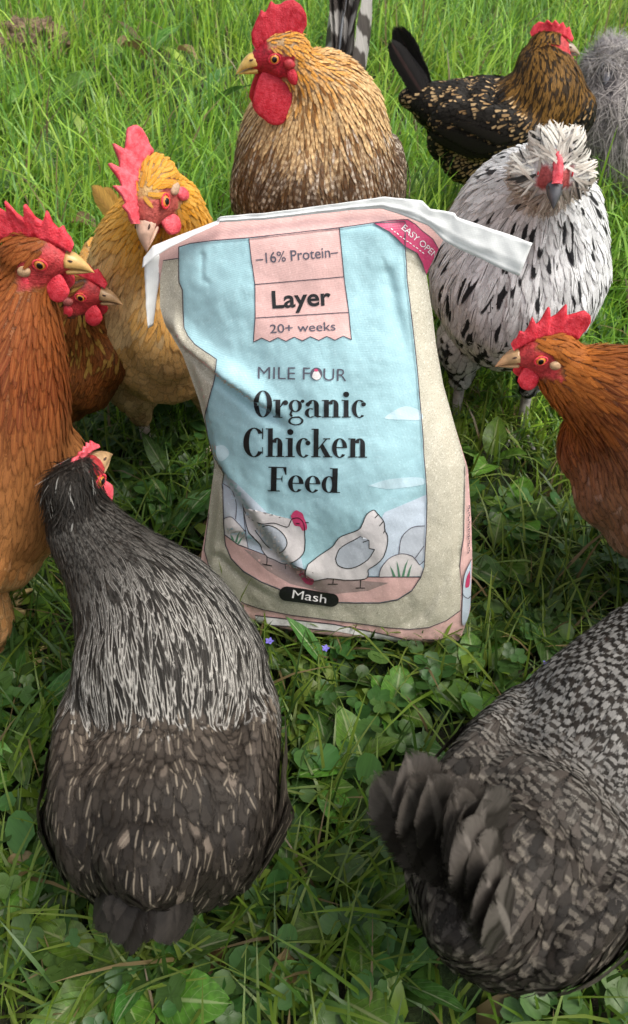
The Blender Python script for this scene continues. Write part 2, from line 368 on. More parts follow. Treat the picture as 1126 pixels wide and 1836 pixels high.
def clover_stuff():
    """ground ivy and clover that carpet the soil between the grass blades"""
    V = []; UVs = []; Q = []; C = []; rg = random.Random(5); cnt = 0
    shape = [(0, 0)] + [((1-.28*math.exp(-((a-math.pi)/.35)**2))*math.cos(a+math.pi), math.sin(a+math.pi)) for a in [i*2*math.pi/10 for i in range(11)]]
    N = 5200
    for k in range(N):
        x = rg.uniform(-.95, .95); y = rg.uniform(-.2, 1.35)
        if mnoise.noise((x*3.1, y*3.1, 2.2)) < -.18: continue
        tri = rg.random() < .45; r0 = rg.uniform(.006, .0155); z = rg.uniform(.012, .055)
        tx, ty = rg.gauss(0, .35), rg.gauss(0, .35); rot = rg.uniform(0, 6.28)
        g = rg.uniform(.65, 1.35); col = (.060*g*rg.uniform(.8, 1.3), .140*g, .032*g, rg.random())
        for q in range(3 if tri else 1):
            rr = r0*(.72 if tri else 1.1); aa = rot+q*2.094; ox, oy = (math.cos(aa)*rr*.95, math.sin(aa)*rr*.95) if tri else (0, 0)
            b = len(V)
            for i, (sx, sy) in enumerate(shape):
                lx = ox+rr*(sx*math.cos(aa)-sy*math.sin(aa)); ly = oy+rr*(sx*math.sin(aa)+sy*math.cos(aa))
                V.append((x+lx, y+ly, z+lx*tx+ly*ty+(.18*rr if i else -.12*rr))); UVs.append((.5+.5*sy, .5+.5*sx)); C.append(col)
            for i in range(1, 11, 2): Q.append((b, b+i, b+i+1, b+(i+2 if i+2 < 12 else 1)))
    me, loops = quads_np('clover_carpet', V, Q); set_uv(me, loops, UVs); set_col(me, 'colA', C)
    o = link('clover_carpet', me, M_GRASS); o['kind'] = 'stuff'; o['label'] = 'low carpet of clover and round ground ivy leaves'; o['category'] = 'ground cover'
clover_stuff()

# ================================================================== birds
def ico(bm, c, r, mat3=None, sub=2):
    ret = bmesh.ops.create_icosphere(bm, subdivisions=sub, radius=1.0)
    for v in ret['verts']:
        p = Vector((v.co.x*r[0], v.co.y*r[1], v.co.z*r[2]))
        v.co = (mat3 @ p if mat3 else p) + c
def bez(p0, p1, p2, p3, t):
    s = 1-t; return p0*(s**3)+p1*(3*s*s*t)+p2*(3*s*t*t)+p3*(t**3)
def remesh(bm, vox, it):
    me = bpy.data.meshes.new('tmp'); bm.to_mesh(me); bm.free()
    o = bpy.data.objects.new('tmp', me); COL.objects.link(o)
    m = o.modifiers.new('r', 'REMESH'); m.mode = 'VOXEL'; m.voxel_size = vox; m.adaptivity = 0
    s = o.modifiers.new('s', 'SMOOTH'); s.iterations = it; s.factor = .5
    dg = bpy.context.evaluated_depsgraph_get(); e = o.evaluated_get(dg)
    out = bpy.data.meshes.new_from_object(e); bpy.data.objects.remove(o); bpy.data.meshes.remove(me)
    smooth(out); return out

ROWS = np.array([0, .35, .66, .88, 1.0]); PROF_ROUND = np.array([.55, .92, 1.0, .74, .10]); PROF_POINT = np.array([.75, 1.0, .85, .48, .04])
def feather_cards(name, Q, Nn, D, L, Wd, prof, camber, A, B, PAT, jit=None):
    """Q, Nn: (n,5,3) points and normals down each feather; prof (n,5)"""
    n = len(Q)
    T = np.gradient(Q, axis=1); T /= np.linalg.norm(T, axis=2, keepdims=True)+1e-9
    S = np.cross(Nn, T); S /= np.linalg.norm(S, axis=2, keepdims=True)+1e-9
    half = (Wd[:, None]*.5*prof)[:, :, None]
    cam_ = (camber[:, None]*Wd[:, None]*prof)[:, :, None]*Nn
    V = np.stack([Q-S*half, Q+cam_, Q+S*half], 2).reshape(-1, 3)
    base = np.arange(n)[:, None]*15
    q = []
    for r in range(4):
        for c in range(2): q.append([r*3+c, r*3+c+1, (r+1)*3+c+1, (r+1)*3+c])
    F = (base[:, :, None]+np.array(q)[None]).reshape(-1, 4)
    me, loops = quads_np(name, V, F)
    uvv = np.array([[c*.5, ROWS[r]] for r in range(5) for c in range(3)]); set_uv(me, loops, np.tile(uvv, (n, 1)))
    for nm, X in (('colA', A), ('colB', B), ('pat', PAT)): set_col(me, nm, np.repeat(X, 15, 0))
    me.materials.append(M_FEATHER)
    return me

def mixc(a, b, t): return np.asarray(a)[None]*(1-t[:, None])+np.asarray(b)[None]*t[:, None]
def sm(x, a, b):
    t = np.clip((x-a)/(b-a), 0, 1); return t*t*(3-2*t)

def comb_mesh(kind, hs):
    # (s along the skull front -> back, height) outlines
    prof = {'hen': [(0, .2), (.05, .34), (.10, .40), (.15, .62), (.19, .44), (.25, .58), (.30, .95), (.345, .52), (.41, .66), (.475, 1.12), (.52, .60), (.585, .72), (.64, 1.16), (.69, .72), (.75, .86), (.83, 1.06), (.91, .96), (.97, .72), (1, .38)],
            'low': [(0, .2), (.08, .34), (.18, .66), (.23, .48), (.32, .78), (.38, .56), (.47, .84), (.53, .58), (.62, .82), (.68, .60), (.78, .72), (.9, .55), (1, .25)],
            'rooster': [(0, .25), (.06, .6), (.16, .82), (.26, 1.05), (.30, 1.18), (.345, 1.0), (.39, 1.12), (.44, 1.34), (.50, 1.16), (.56, 1.14), (.62, 1.26), (.72, 1.34), (.82, 1.22), (.92, .98), (1.0, .6)],
            'pea': [(0, .2), (.2, .42), (.5, .5), (.8, .45), (1, .2)]}[kind]
    H = {'hen': .033, 'low': .026, 'rooster': .040, 'pea': .017}[kind]*hs
    ss = [a for a, b in prof]; hh = [b for a, b in prof]; N = 56; K = 5
    V = []; F = []
    th = {'hen': .0042, 'low': .004, 'rooster': .0065, 'pea': .006}[kind]*hs
    for i in range(N+1):
        s = i/N; h = float(np.interp(s, ss, hh))*H
        x = (.040-.074*s)*hs; z = (.010+.017*math.sin(math.pi*min(1, s*.75+.08)))*hs - .004*hs
        lean = R(24-62*s); ux, uz = math.sin(lean), math.cos(lean)
        row = []
        for k in range(K+1):
            f = k/K; t_ = th*(1-.70*f)+.0007
            wob = .0022*hs*mnoise.noise((s*7, f*2, 3.1))*f + .0035*hs*math.sin(s*9)*f*f
            px, pz = x+ux*h*f, z+uz*h*f
            t_ *= 1+.25*mnoise.noise((s*30, f*9, .5))
            row.append(((px, wob+t_, pz), (px, wob-t_, pz)))
        V += [r[0] for r in row]+[r[1] for r in row]
    n2 = 2*(K+1)
    for i in range(N):
        a, b = i*n2, (i+1)*n2
        for k in range(K):
            F.append((a+k, a+k+1, b+k+1, b+k)); F.append((a+K+1+k, b+K+1+k, b+K+2+k, a+K+2+k))
        F.append((a+K, a+2*K+1, b+2*K+1, b+K)); F.append((a, b, b+K+1, a+K+1))
    F.append(tuple(list(range(K+1))+[K+1+k for k in range(K, -1, -1)])); e = N*n2
    F.append(tuple(([e+k for k in range(K+1)]+[e+K+1+k for k in range(K, -1, -1)])[::-1]))
    me = mesh_np('comb', V, F); smooth(me); return me
def drop_mesh(name, rx, ry, rz, taper=.35, seed=0, rough=.10):
    """flattened hanging lobe, top at origin, hangs down -z"""
    bm = bmesh.new(); bmesh.ops.create_uvsphere(bm, u_segments=18, v_segments=14, radius=1)
    for v in bm.verts:
        z = v.co.z; k = 1-taper*max(0, z)-.10*max(0, -z)
        d = 1+rough*mnoise.noise(v.co*2.3+Vector((seed, 0, 0)))
        v.co = Vector((v.co.x*rx*k*d, v.co.y*ry*d, (z-1)*rz))
    me = bpy.data.meshes.new(name); bm.to_mesh(me); bm.free(); smooth(me); return me
def beak_mesh(name, L, w, h, curve, low=False):
    V = []; F = []; n = 10; m = 12
    for i in range(n+1):
        t = i/n; r = (1-t**1.7)*1.0+.03
        cx = L*t; cz = -curve*t**2.4
        for k in range(m):
            a = 2*math.pi*k/m; y = math.cos(a)*w*r; z = math.sin(a)*h*r
            if not low and z < 0: z *= .35
            if low and z > 0: z *= .3
            V.append((cx, y, cz+z))
    for i in range(n):
        for k in range(m): F.append((i*m+k, i*m+(k+1) % m, (i+1)*m+(k+1) % m, (i+1)*m+k))
    F.append(tuple(range(m))[::-1]); F.append(tuple(n*m+k for k in range(m)))
    me = mesh_np(name, V, F); smooth(me); return me
def ball_mesh(name, r, sq=1.0, seg=14):
    bm = bmesh.new(); bmesh.ops.create_uvsphere(bm, u_segments=seg, v_segments=10, radius=r)
    for v in bm.verts: v.co.y *= sq
    me = bpy.data.meshes.new(name); bm.to_mesh(me); bm.free(); smooth(me); return me
def ring_mesh(name, R0, r, sx=1.0):
    V = []; F = []; n, m = 18, 7
    for i in range(n):
        a = 2*math.pi*i/n
        for k in range(m):
            b = 2*math.pi*k/m; rr = R0+r*math.cos(b); V.append((rr*math.cos(a)*sx, r*math.sin(b), rr*math.sin(a)*.86))
    for i in range(n):
        for k in range(m): F.append((i*m+k, i*m+(k+1) % m, ((i+1) % n)*m+(k+1) % m, ((i+1) % n)*m+k))
    me = mesh_np(name, V, F); smooth(me); return me

def tail_feather_mesh(L, Wd, A, B, pat, freq, rnd, bend=.25, pointed=False):
    n = 12; V = []; UV = []; Q = []
    for i in range(n+1):
        v = i/n; wv = (.35+.65*sm(np.array([v]), 0, .35)[0])*(1-max(0, (v-.72)/.28)**2.2)+.02
        if pointed: wv *= 1-.25*v
        z = -bend*L*v*v
        for j, u in enumerate((-1, -.5, 0, .5, 1)):
            V.append((L*v, u*Wd*.5*wv+.01*L*math.sin(v*9+rnd*6)*abs(u)*.3, z-abs(u)**1.5*Wd*.07*wv + (.004*Wd/.03 if u == 0 else 0)*.3)); UV.append(((u+1)/2, v))
    for i in range(n):
        for j in range(4): Q.append((i*5+j, i*5+j+1, (i+1)*5+j+1, (i+1)*5+j))
    me, loops = quads_np('tail_feather', V, Q); set_uv(me, loops, UV)
    nv = len(V); set_col(me, 'colA', np.tile([*A, rnd], (nv, 1))); set_col(me, 'colB', np.tile([*B, freq], (nv, 1))); set_col(me, 'pat', np.tile(pat, (nv, 1)))
    me.materials.append(M_QUILL); return me

def frame(f, up=Vector((0, 0, 1)), roll=0.0):
    f = f.normalized(); l = up.cross(f).normalized(); u = f.cross(l)
    if roll: q = Matrix.Rotation(roll, 3, f); l = q @ l; u = q @ u
    return Matrix((f, l, u)).transposed()      # columns: forward, left, up

def bird(name, label, C, yaw, head, face, cols, pitch=0.0, S=1.0, hs=1.0, roll=0.0, comb='hen', comb_mat=None, comb_lean=0.0, wattle=1.0,
         skin=(.50, .045, .05), base=(.1, .08, .06), eye=(.62, .22, .04), beak=(.42, .26, .13), leg=(.35, .27, .16),
         tail=dict(), hackle=1.0, rump=0.0, puff=0.0, comb_fw=0.0, face_k=1.0, comb_k=1.0, neck_r=1.0, body=(1, 1, 1), fluffy=0.0, feather=1.0, n_up=.06, n_fw=.05, n_bk=.022, beard=0.0, crest=0.0, lobe=(.5, .30, .22), wing=True, seed=1, stance=.0, spacing=1.0):
    rg = random.Random(seed); rn = np.random.default_rng(seed)
    C = Vector(C); head = Vector(head)
    fw = Vector((math.cos(yaw)*math.cos(pitch), math.sin(yaw)*math.cos(pitch), math.sin(pitch)))
    BM = frame(fw); fwd, left, up = BM.col[0].copy(), BM.col[1].copy(), BM.col[2].copy()
    P = lambda x, y, z: C + (fwd*(x*body[0]) + left*(y*body[1]) + up*(z*body[2]))*S
    HM = frame(Vector(face), roll=roll); hf, hl, hu = HM.col[0].copy(), HM.col[1].copy(), HM.col[2].copy()
    HP = lambda x, y, z: head + (hf*x+hl*y+hu*z)*hs
    root = empty(name, (C.x, C.y, 0), label, 'chicken', 'flock of chickens gathered round the feed bag')
    # ---- continuous body surface
    bm = bmesh.new(); samples = []     # (pos, radius, flow, region code: neck 0..1, body 2, fluff 3, thigh 4)
    for x, z, ry, rz in ((-.19 if not rump else -.165, .062, .030, .030), (-.155, .045, .054, .052), (-.105, .018, .084, .084), (-.045, .0, .104, .102), (.02, 0, .112, .108), (.075, .0, .104, .104), (.12, .008, .084, .092), (.155, .022, .052, .062)):
        ico(bm, P(x, 0, z), (.055*S*body[0], ry*S*body[1], rz*S*body[2]), BM)
        samples.append((P(x, 0, z), ry*S, -fwd*.8-Vector((0, 0, .35))*(1 if x > -.1 else .2), 2))
    ico(bm, P(-.06, 0, -.07), (.085*S, .082*S, .065*S), BM); samples.append((P(-.06, 0, -.07), .075*S, -fwd*.45-up*.7, 3))
    ico(bm, P(-.12, 0, -.03), (.055*S, .06*S, .06*S), BM); samples.append((P(-.12, 0, -.03), .055*S, -fwd*.7-up*.5, 3))
    if rump:
        for x_, z_, r_ in ((-.09, -.005, .094), (-.125, .0, .078)):
            ico(bm, P(x_, 0, z_), (.06*S, r_*1.15*rump*S, r_*rump*S), BM); samples.append((P(x_, 0, z_), r_*rump*S, -fwd*.7-up*.45, 3))
    for s in (-1, 1):
        ico(bm, P(0, s*.055, -.085), (.052*S, .042*S, .062*S), BM); samples.append((P(0, s*.055, -.09), .045*S, -up*.9-fwd*.3, 4))
        ico(bm, P(-.003, s*.052, -.132), (.019*S, .018*S, .034*S), BM); samples.append((P(-.003, s*.052, -.132), .018*S, -up, 4))
        if wing:
            wm = BM @ Matrix.Rotation(R(8), 3, 'Y') @ Matrix.Rotation(s*R(6), 3, 'Z')
            ico(bm, P(-.035, s*.088*1.0, .018), (.135*S*body[0], .024*S, .064*S*body[2]), wm)
            samples.append((P(-.05, s*.10, .02), .05*S, -fwd-up*.10, 2)); samples.append((P(.03, s*.10, .02), .05*S, -fwd-up*.22, 2))
    n0 = P(.085, 0, .03); n1 = n0+(fwd*n_fw+up*n_up)*S*body[0]; n3 = head-hu*.010*hs-hf*.006*hs; n2 = n3-(Vector((0, 0, 1))*.050+Vector((hf.x, hf.y, 0))*n_bk)*S
    NK = 15; neck = [bez(n0, n1, n2, n3, k/(NK-1)) for k in range(NK)]
    for k, p in enumerate(neck):
        t = k/(NK-1)
        r = S*float(np.interp(t, [0, .3, .55, .8, .92, 1], [.088, .070, .051, .034*hs/S, .026*hs/S, .023*hs/S]))*(1+(neck_r-1)*float(np.interp(t, [0, .3, .6, .8, .95], [1, .85, .5, .2, 0])))
        ico(bm, p, (r, r, r)); dvec = (neck[max(k-1, 0)]-neck[min(k+1, NK-1)]).normalized()
        samples.append((p, r, dvec, 1-t))
    for x, z, r in ((-.010, .002, .026), (.006, .003, .0245), (.020, .000, .0195), (.031, -.003, .0135)):
        ico(bm, HP(x, 0, z), (r*hs*1.05, r*hs*(.92 if x > 0 else 1), r*hs), HM)
    for s in (-1, 1): ico(bm, HP(.008, s*.012, -.012), (.013*hs, .010*hs, .012*hs), HM)
    samples.append((HP(-.012, 0, .004), .026*hs, -hf-hu*.3, 0.0))
    if puff:
        for x_, y_, z_, r_, fl_ in ((.0, .030, -.016, .030, hl*.8-hu*.4-hf*.5), (.0, -.030, -.016, .030, -hl*.8-hu*.4-hf*.5), (.012, 0, -.034, .027, -hu-hf*.1), (-.014, .012, .020, .026, -hf+hl*.7+hu*.3), (-.014, -.012, .020, .026, -hf-hl*.7+hu*.3)):
            rr = r_*hs*puff; ico(bm, HP(x_, y_, z_), (rr, rr, rr)); samples.append((HP(x_, y_, z_), rr, fl_, .0))
    bme = remesh(bm, .0068, 9)
    nv = len(bme.vertices); co = np.empty(nv*3, np.float32); bme.vertices.foreach_get('co', co); co = co.reshape(-1, 3)
    SP = np.array([s[0][:] for s in samples]); SR = np.array([s[1] for s in samples]); SF = np.array([s[2][:] for s in samples]); SC = np.array([s[3] for s in samples])
    Hm = np.array([hf[:], hl[:], hu[:]]); Bm = np.array([fwd[:], left[:], up[:]])
    def facemask(p):
        h = (p-np.array(head[:]))@Hm.T/hs
        if face_k < 1: return (h[:, 0] > .012) & (np.abs(h[:, 1]) < .021) & (h[:, 2] > -.010) & (h[:, 2] < .016) & (h[:, 0] < .08)
        return ((h[:, 0] > -.012+.010*(h[:, 2] > .006)) & (h[:, 2] < .0135+.25*(h[:, 0]-.01)) & (h[:, 2] > -.022-.3*np.clip(h[:, 0], 0, .03)) & (h[:, 0] > -.012)) & (np.abs(h[:, 1]) < .032) & (h[:, 0] < .08) | ((h[:, 0] > .017) & (h[:, 0] < .08) & (np.abs(h[:, 1]) < .04) & (h[:, 2] > -.03) & (h[:, 2] < .03))
    fm = facemask(co)
    cA = np.tile(np.array([*base, 1.0]), (nv, 1)); cA[fm, :3] = skin
    set_col(bme, 'skin', cA)
    bme.materials.append(M_BODY)
    bo = link('body', bme); attach(bo, root)
    bvh = BVHTree.FromPolygons([tuple(c) for c in co], [tuple(p.vertices) for p in bme.polygons])
    # ---- plumage: shingled feathers that follow the surface
    tri = []; bme.calc_loop_triangles(); lt = np.empty(len(bme.loop_triangles)*3, np.int32); bme.loop_triangles.foreach_get('vertices', lt); lt = lt.reshape(-1, 3)
    a, b, c = co[lt[:, 0]], co[lt[:, 1]], co[lt[:, 2]]; cr = np.cross(b-a, c-a); ar = np.linalg.norm(cr, axis=1)
    NC = int(42000 if not fluffy else 70000); idx = rn.choice(len(lt), NC, p=ar/ar.sum()); r1 = np.sqrt(rn.random(NC))[:, None]; r2 = rn.random(NC)[:, None]
    pts = a[idx]*(1-r1)+b[idx]*r1*(1-r2)+c[idx]*r1*r2; nrm = cr[idx]/ar[idx][:, None]
    d = np.linalg.norm(pts[:, None]-SP[None], axis=2)-SR[None]
    wgt = np.exp(-np.clip(d-d.min(1, keepdims=True), 0, 1)/(.016*S)); wgt /= wgt.sum(1, keepdims=True)
    flow = wgt@SF; near = d.argmin(1)
    cn = np.clip(SC, 0, 1); isn = (SC <= 1).astype(float)
    neckw = wgt@isn; nt = (wgt@(cn*isn))/np.maximum(neckw, 1e-5); fl = wgt@((SC >= 3).astype(float))
    loc = (pts-np.array(C[:]))@Bm.T/S; hloc = (pts-np.array(head[:]))@Hm.T/hs
    keep = ~facemask(pts)
    # spacing by region
    sp = S*spacing*(1-.40*fluffy)*(1-.38*min(1, beard+crest)*(nt < .25)*(neckw > .5))*np.where(neckw > .5, .0034+.0034*nt, .0064+.0004*fl)
    cell = .004; grid = {}; sel = []
    order = rn.permutation(NC)
    ptl = pts.tolist(); spl = sp.tolist(); kl = keep.tolist()
    for i in order:
        if not kl[i]: continue
        p = ptl[i]; s_ = spl[i]; m = int(s_/cell)+1; kx, ky, kz = int(p[0]//cell), int(p[1]//cell), int(p[2]//cell); ok = True
        for ix in range(kx-m, kx+m+1):
            for iy in range(ky-m, ky+m+1):
                for iz in range(kz-m, kz+m+1):
                    g = grid.get((ix, iy, iz))
                    if g:
                        for q in g:
                            if (q[0]-p[0])**2+(q[1]-p[1])**2+(q[2]-p[2])**2 < s_*s_: ok = False; break
                    if not ok: break
                if not ok: break
            if not ok: break
        if ok: grid.setdefault((kx, ky, kz), []).append(p); sel.append(i)
    sel = np.array(sel); n = len(sel); pts, nrm, flow, neckw, nt, fl, loc, hloc = pts[sel], nrm[sel], flow[sel], neckw[sel], nt[sel], fl[sel], loc[sel], hloc[sel]
    rnd = rn.random(n)
    headw = sm(nt, .30, .02)*(neckw > .5)
    isneck = neckw > .5
    L = S*feather*np.where(isneck, .014+.030*nt, .031+.012*fl)*rn.uniform(.8, 1.2, n)
    Wd = S*feather*np.where(isneck, .0054+.0042*nt, .0142+.001*fl)*rn.uniform(.85, 1.2, n)
    jit = .10+.25*fl*.6+.5*fluffy+.30*headw*max(beard, crest)
    lift = S*(.0008+.0030*rnd+.006*fl*rnd+.020*fluffy*rnd)
    Wd = np.where(isneck, Wd*hackle, Wd); L = np.where(isneck, L*(1+.6*max(0, 1-hackle)), L)
    if fluffy > 0: L = L*(1+.5*fluffy); Wd = Wd*(1-.95*fluffy)
    if beard or crest:
        bz = np.clip(headw*1.4, 0, 1); front = (hloc[:, 0] > -.03); low = sm(hloc[:, 2], .012, -.012)
        w_ = bz*(low*beard*front + (1-low)*crest)
        L = L*(1+.75*w_); Wd = Wd*(1-.66*w_); lift = lift+.012*w_*(.2+.8*rnd)
    F = flow+rn.normal(0, 1, (n, 3))*jit[:, None] if np.ndim(jit) else flow+rn.normal(0, 1, (n, 3))*jit
    F = F-nrm*(F*nrm).sum(1, keepdims=True); F /= np.linalg.norm(F, axis=1, keepdims=True)+1e-9
    Q = np.zeros((n, 5, 3)); Nn = np.zeros((n, 5, 3)); Q[:, 0] = pts; Nn[:, 0] = nrm
    find = bvh.find_nearest
    cur = pts.copy(); dirn = F.copy()
    for k in range(1, 5):
        stp = (ROWS[k]-ROWS[k-1])*L
        tgt = cur+dirn*stp[:, None]
        hit = np.zeros((n, 3)); hn = np.zeros((n, 3))
        for i in range(n):
            l_, n_, _, _ = find(tgt[i]); hit[i] = l_; hn[i] = n_
        Nn[:, k] = hn; Q[:, k] = hit; nd = hit-cur; nd = nd-hn*(nd*hn).sum(1, keepdims=True)
        dirn = nd/(np.linalg.norm(nd, axis=1, keepdims=True)+1e-9); cur = hit
    Nn[:, 1:4] = (Nn[:, :3]+Nn[:, 1:4]*2+Nn[:, 2:5])/4; Nn /= np.linalg.norm(Nn, axis=2, keepdims=True)+1e-9
    Q += Nn*(.0006*S+lift[:, None]*ROWS[None]**1.4)[:, :, None]
    pr = np.where((isneck | (fluffy > .5))[:, None], PROF_POINT[None], PROF_ROUND[None])
    info = dict(n=n, rnd=rnd, nt=nt, neck=neckw, isneck=isneck, fl=fl, x=loc[:, 0], y=loc[:, 1], z=loc[:, 2], hx=hloc[:, 0], hz=hloc[:, 2], head=headw, rn=rn, wz=pts[:, 2], nz=nrm[:, 2])
    A, B, pat, freq = cols(info)
    A = np.clip(A*rn.uniform(.82, 1.18, (n, 1)), 0, 1); B = np.clip(B*rn.uniform(.82, 1.18, (n, 1)), 0, 1)
    pm = feather_cards('plumage', Q, Nn, None, L, Wd, pr, np.full(n, .05), np.concatenate([A, rnd[:, None]], 1), np.concatenate([B, freq[:, None]], 1), pat)
    po = link('plumage', pm); po['kind'] = 'stuff'; attach(po, root)
    # ---- wings: folded flight feathers
    if wing:
        for s in (-1, 1):
            q_, n_, LL, WW, AA, BB, PP = [], [], [], [], [], [], []
            for row, (x0, x1, z0, z1, cnt, ln, wd) in enumerate(((-.01, -.10, -.035, -.005, 10, .105, .019), (.01, -.09, -.012, .02, 10, .085, .019), (.035, -.06, .012, .042, 10, .06, .018))):
                for k in range(cnt):
                    f = k/(cnt-1); st = P(x0+(x1-x0)*f, s*.12, z0+(z1-z0)*f); dr = (-fwd-up*(.20-.28*f)+Vector((0, 0, -.02))).normalized()
                    cu = st; qs = []; ns = []
                    for r in range(5):
                        tg = cu+dr*(ln*S*feather*(ROWS[r]-(ROWS[r-1] if r else 0)))
                        h_, hn_, _, dist = bvh.find_nearest(tg)
                        out = left*s
                        nn = (hn_*.6+out*.6).normalized()
                        qs.append((h_+nn*S*(.0035+.0015*f+.0016*row+.0025*ROWS[r]))[:]); ns.append(nn[:]); cu = h_
                    q_.append(qs); n_.append(ns); LL.append(ln*S); WW.append(wd*S*feather)
            m = len(q_); wl = np.array(q_)[:, 2]; wloc = (wl-np.array(C[:]))@Bm.T/S
            wi = dict(n=m, rnd=rn.random(m), nt=np.ones(m), neck=np.zeros(m), isneck=np.zeros(m, bool), fl=np.zeros(m), x=wloc[:, 0], y=wloc[:, 1], z=wloc[:, 2], hx=np.full(m, -1.), hz=np.zeros(m), head=np.zeros(m), rn=rn, wz=wl[:, 2], nz=np.zeros(m), wing=True)
            A, B, pat, freq = cols(wi); freq = freq*1.6
            wm_ = feather_cards('wing', np.array(q_), np.array(n_), None, np.array(LL), np.array(WW), np.tile(PROF_ROUND, (m, 1)), np.full(m, .10), np.concatenate([np.clip(A, 0, 1), wi['rnd'][:, None]], 1), np.concatenate([B, freq[:, None]], 1), pat)
            attach(link('wing', wm_), root)
    # ---- tail
    tl = dict(n=12, L=.15, W=.034, up=35, fan=42, A=(.05, .04, .03), B=(.02, .02, .02), pat=(0, 0, .5, 0), freq=20, spread=10, bend=.15, over=None); tl.update(tail)
    tb = P(-.165, 0, .055)
    for k in range(tl['n']):
        f = (k+.5)/tl['n']*2-1; s = 1 if f > 0 else -1
        el = R(tl['up']-abs(f)*tl['spread']+rg.uniform(-3, 3)); az = R(f*tl['fan']+tl.get('az', 0))
        d = (-fwd*math.cos(el)*math.cos(az)+left*math.cos(el)*math.sin(az)+up*math.sin(el)).normalized()
        side = (left*s*tl.get('tent', .8)+up*.5).normalized()          # feather surface leans outwards: a tent-shaped tail
        nn = (side-d*side.dot(d)).normalized(); sv = nn.cross(d)
        A, B, pt_, fr = tl['A'], tl['B'], tl['pat'], tl['freq']
        if tl['over'] and k in tl['over']: A, B, pt_, fr = tl['over'][k]
        me = tail_feather_mesh(tl['L']*S*rg.uniform(.85, 1.1), tl['W']*S, A, B, (*pt_,), fr, rg.random(), tl['bend']*rg.uniform(.5, 1.4), False)
        o = link('tail_feather', me); o.matrix_world = Matrix.Translation(tb+left*f*tl.get('w', .018)*S-Vector(root.location)-up*.006*abs(f)) @ Matrix((d, sv, nn)).transposed().to_4x4()
        o.parent = root
    # ---- head furniture
    def put(nm, me, mat, p, rot=None, par=root):
        o = link(nm, me, mat); M = HM.to_4x4() if rot is None else (HM @ rot).to_4x4()
        o.matrix_world = Matrix.Translation(p-Vector(root.location)) @ M; o.parent = root; return o
    cm = comb_mat or M_COMB
    if comb: put('comb', comb_mesh(comb, hs*comb_k), cm, HP((1-comb_k)*.006+comb_fw, 0, (1-comb_k)*.014), Matrix.Rotation(comb_lean, 3, 'X'))
    bmat = plain('beak_%02d%02d%02d' % tuple(int(x*99) for x in beak), beak, .35, .25, 90, .15)
    ub = put('beak', beak_mesh('beak', .027*hs, .0108*hs, .0120*hs, .010*hs), bmat, HP(.033, 0, -.003))
    lb = link('lower_mandible', beak_mesh('lower_mandible', .024*hs, .0085*hs, .006*hs, .003*hs, True), bmat, ub); lb.location = (0, 0, -.0068*hs)
    for s in (-1, 1):
        nst = link('nostril', ball_mesh('nostril', .0019*hs, .5, 8), plain('nostril', (.06, .03, .02), .7), ub); nst.location = (.006*hs, s*.0085*hs, .0058*hs); nst.scale = (1.6, 1, .7)
        e = put('eye', ball_mesh('eye', .0062*hs, .62), plain('iris_%02d%02d' % (int(eye[0]*99), int(eye[1]*99)), eye, .08, .2, 300, 0), HP(.0125, s*.0205, .0035))
        pu = link('pupil', ball_mesh('pupil', .0034*hs, .34, 12), plain('pupil', (.006, .005, .005), .05, 0, 10, 0), e); pu.location = (.0003, s*.0031*hs, 0)
        er = link('eyelid', ring_mesh('eyelid', .0064*hs, .0012*hs, 1.12), (cm if comb == 'rooster' else M_COMB) if skin[0] > .2 else plain('dark_lid', (.12, .1, .1), .6), e); er.location = (0, s*.0012*hs, 0)
        if wattle:
            put('wattle', drop_mesh('wattle', .0135*hs*wattle, .0046*hs, .0165*hs*wattle, .4, s*3+seed), cm, HP(.024, s*.0085, -.011), Matrix.Rotation(s*R(9), 3, 'X') @ Matrix.Rotation(R(8), 3, 'Y'))
        if lobe:
            put('earlobe', drop_mesh('earlobe', .0075*hs, .0042*hs, .0062*hs, .1, s), flesh('lobe', (.52, .30, .22)) if lobe == 1 else plain('lobe_%02d%02d' % (int(lobe[0]*99), int(lobe[1]*99)), lobe, .55, .25, 200, .4), HP(-.0075, s*.0225, .001), Matrix.Rotation(R(-25), 3, 'Y'))
            put('ear_fold', drop_mesh('ear_fold', .0068*hs, .0038*hs, .0105*hs, .1, s+5), cm, HP(-.0045, s*.0215, -.010), Matrix.Rotation(R(15), 3, 'Y'))
    # ---- legs
    lm = plain('leg_%02d%02d%02d' % tuple(int(x*99) for x in leg), leg, .5, .3, 140, .5, .002)
    for s in (-1, 1):
        hip = P(-.005, s*.052, -.13); ft = Vector((hip.x, hip.y, .012)) + Vector((fwd.x, fwd.y, 0)).normalized()*S*(.012+s*stance)
        hock = hip.lerp(ft, .25)-fwd*.012*S
        lo = link('leg', tube_mesh('leg', [hip, hock, hock.lerp(ft, .5)+fwd*.001, ft], .0105*S, .0072*S, 9), lm); attach(lo, root)
        fh = Vector((fwd.x, fwd.y, 0)).normalized(); lh = Vector((-fh.y, fh.x, 0))
        for ang, ln in ((-28, .058), (0, .07), (28, .058), (176, .03)):
            dv = fh*math.cos(R(ang))+lh*math.sin(R(ang)); ln *= S
            to = link('toe', tube_mesh('toe', [ft-Vector(lo.location)-Vector(root.location)+Vector((0, 0, .002)), ft-Vector(root.location)-Vector(lo.location)+dv*ln*.5+Vector((0, 0, .004)), ft-Vector(root.location)-Vector(lo.location)+dv*ln*.85+Vector((0, 0, -.003)), ft-Vector(root.location)-Vector(lo.location)+dv*ln+Vector((0, 0, -.009))], .0062*S, .002*S, 7), lm, lo)
    return root

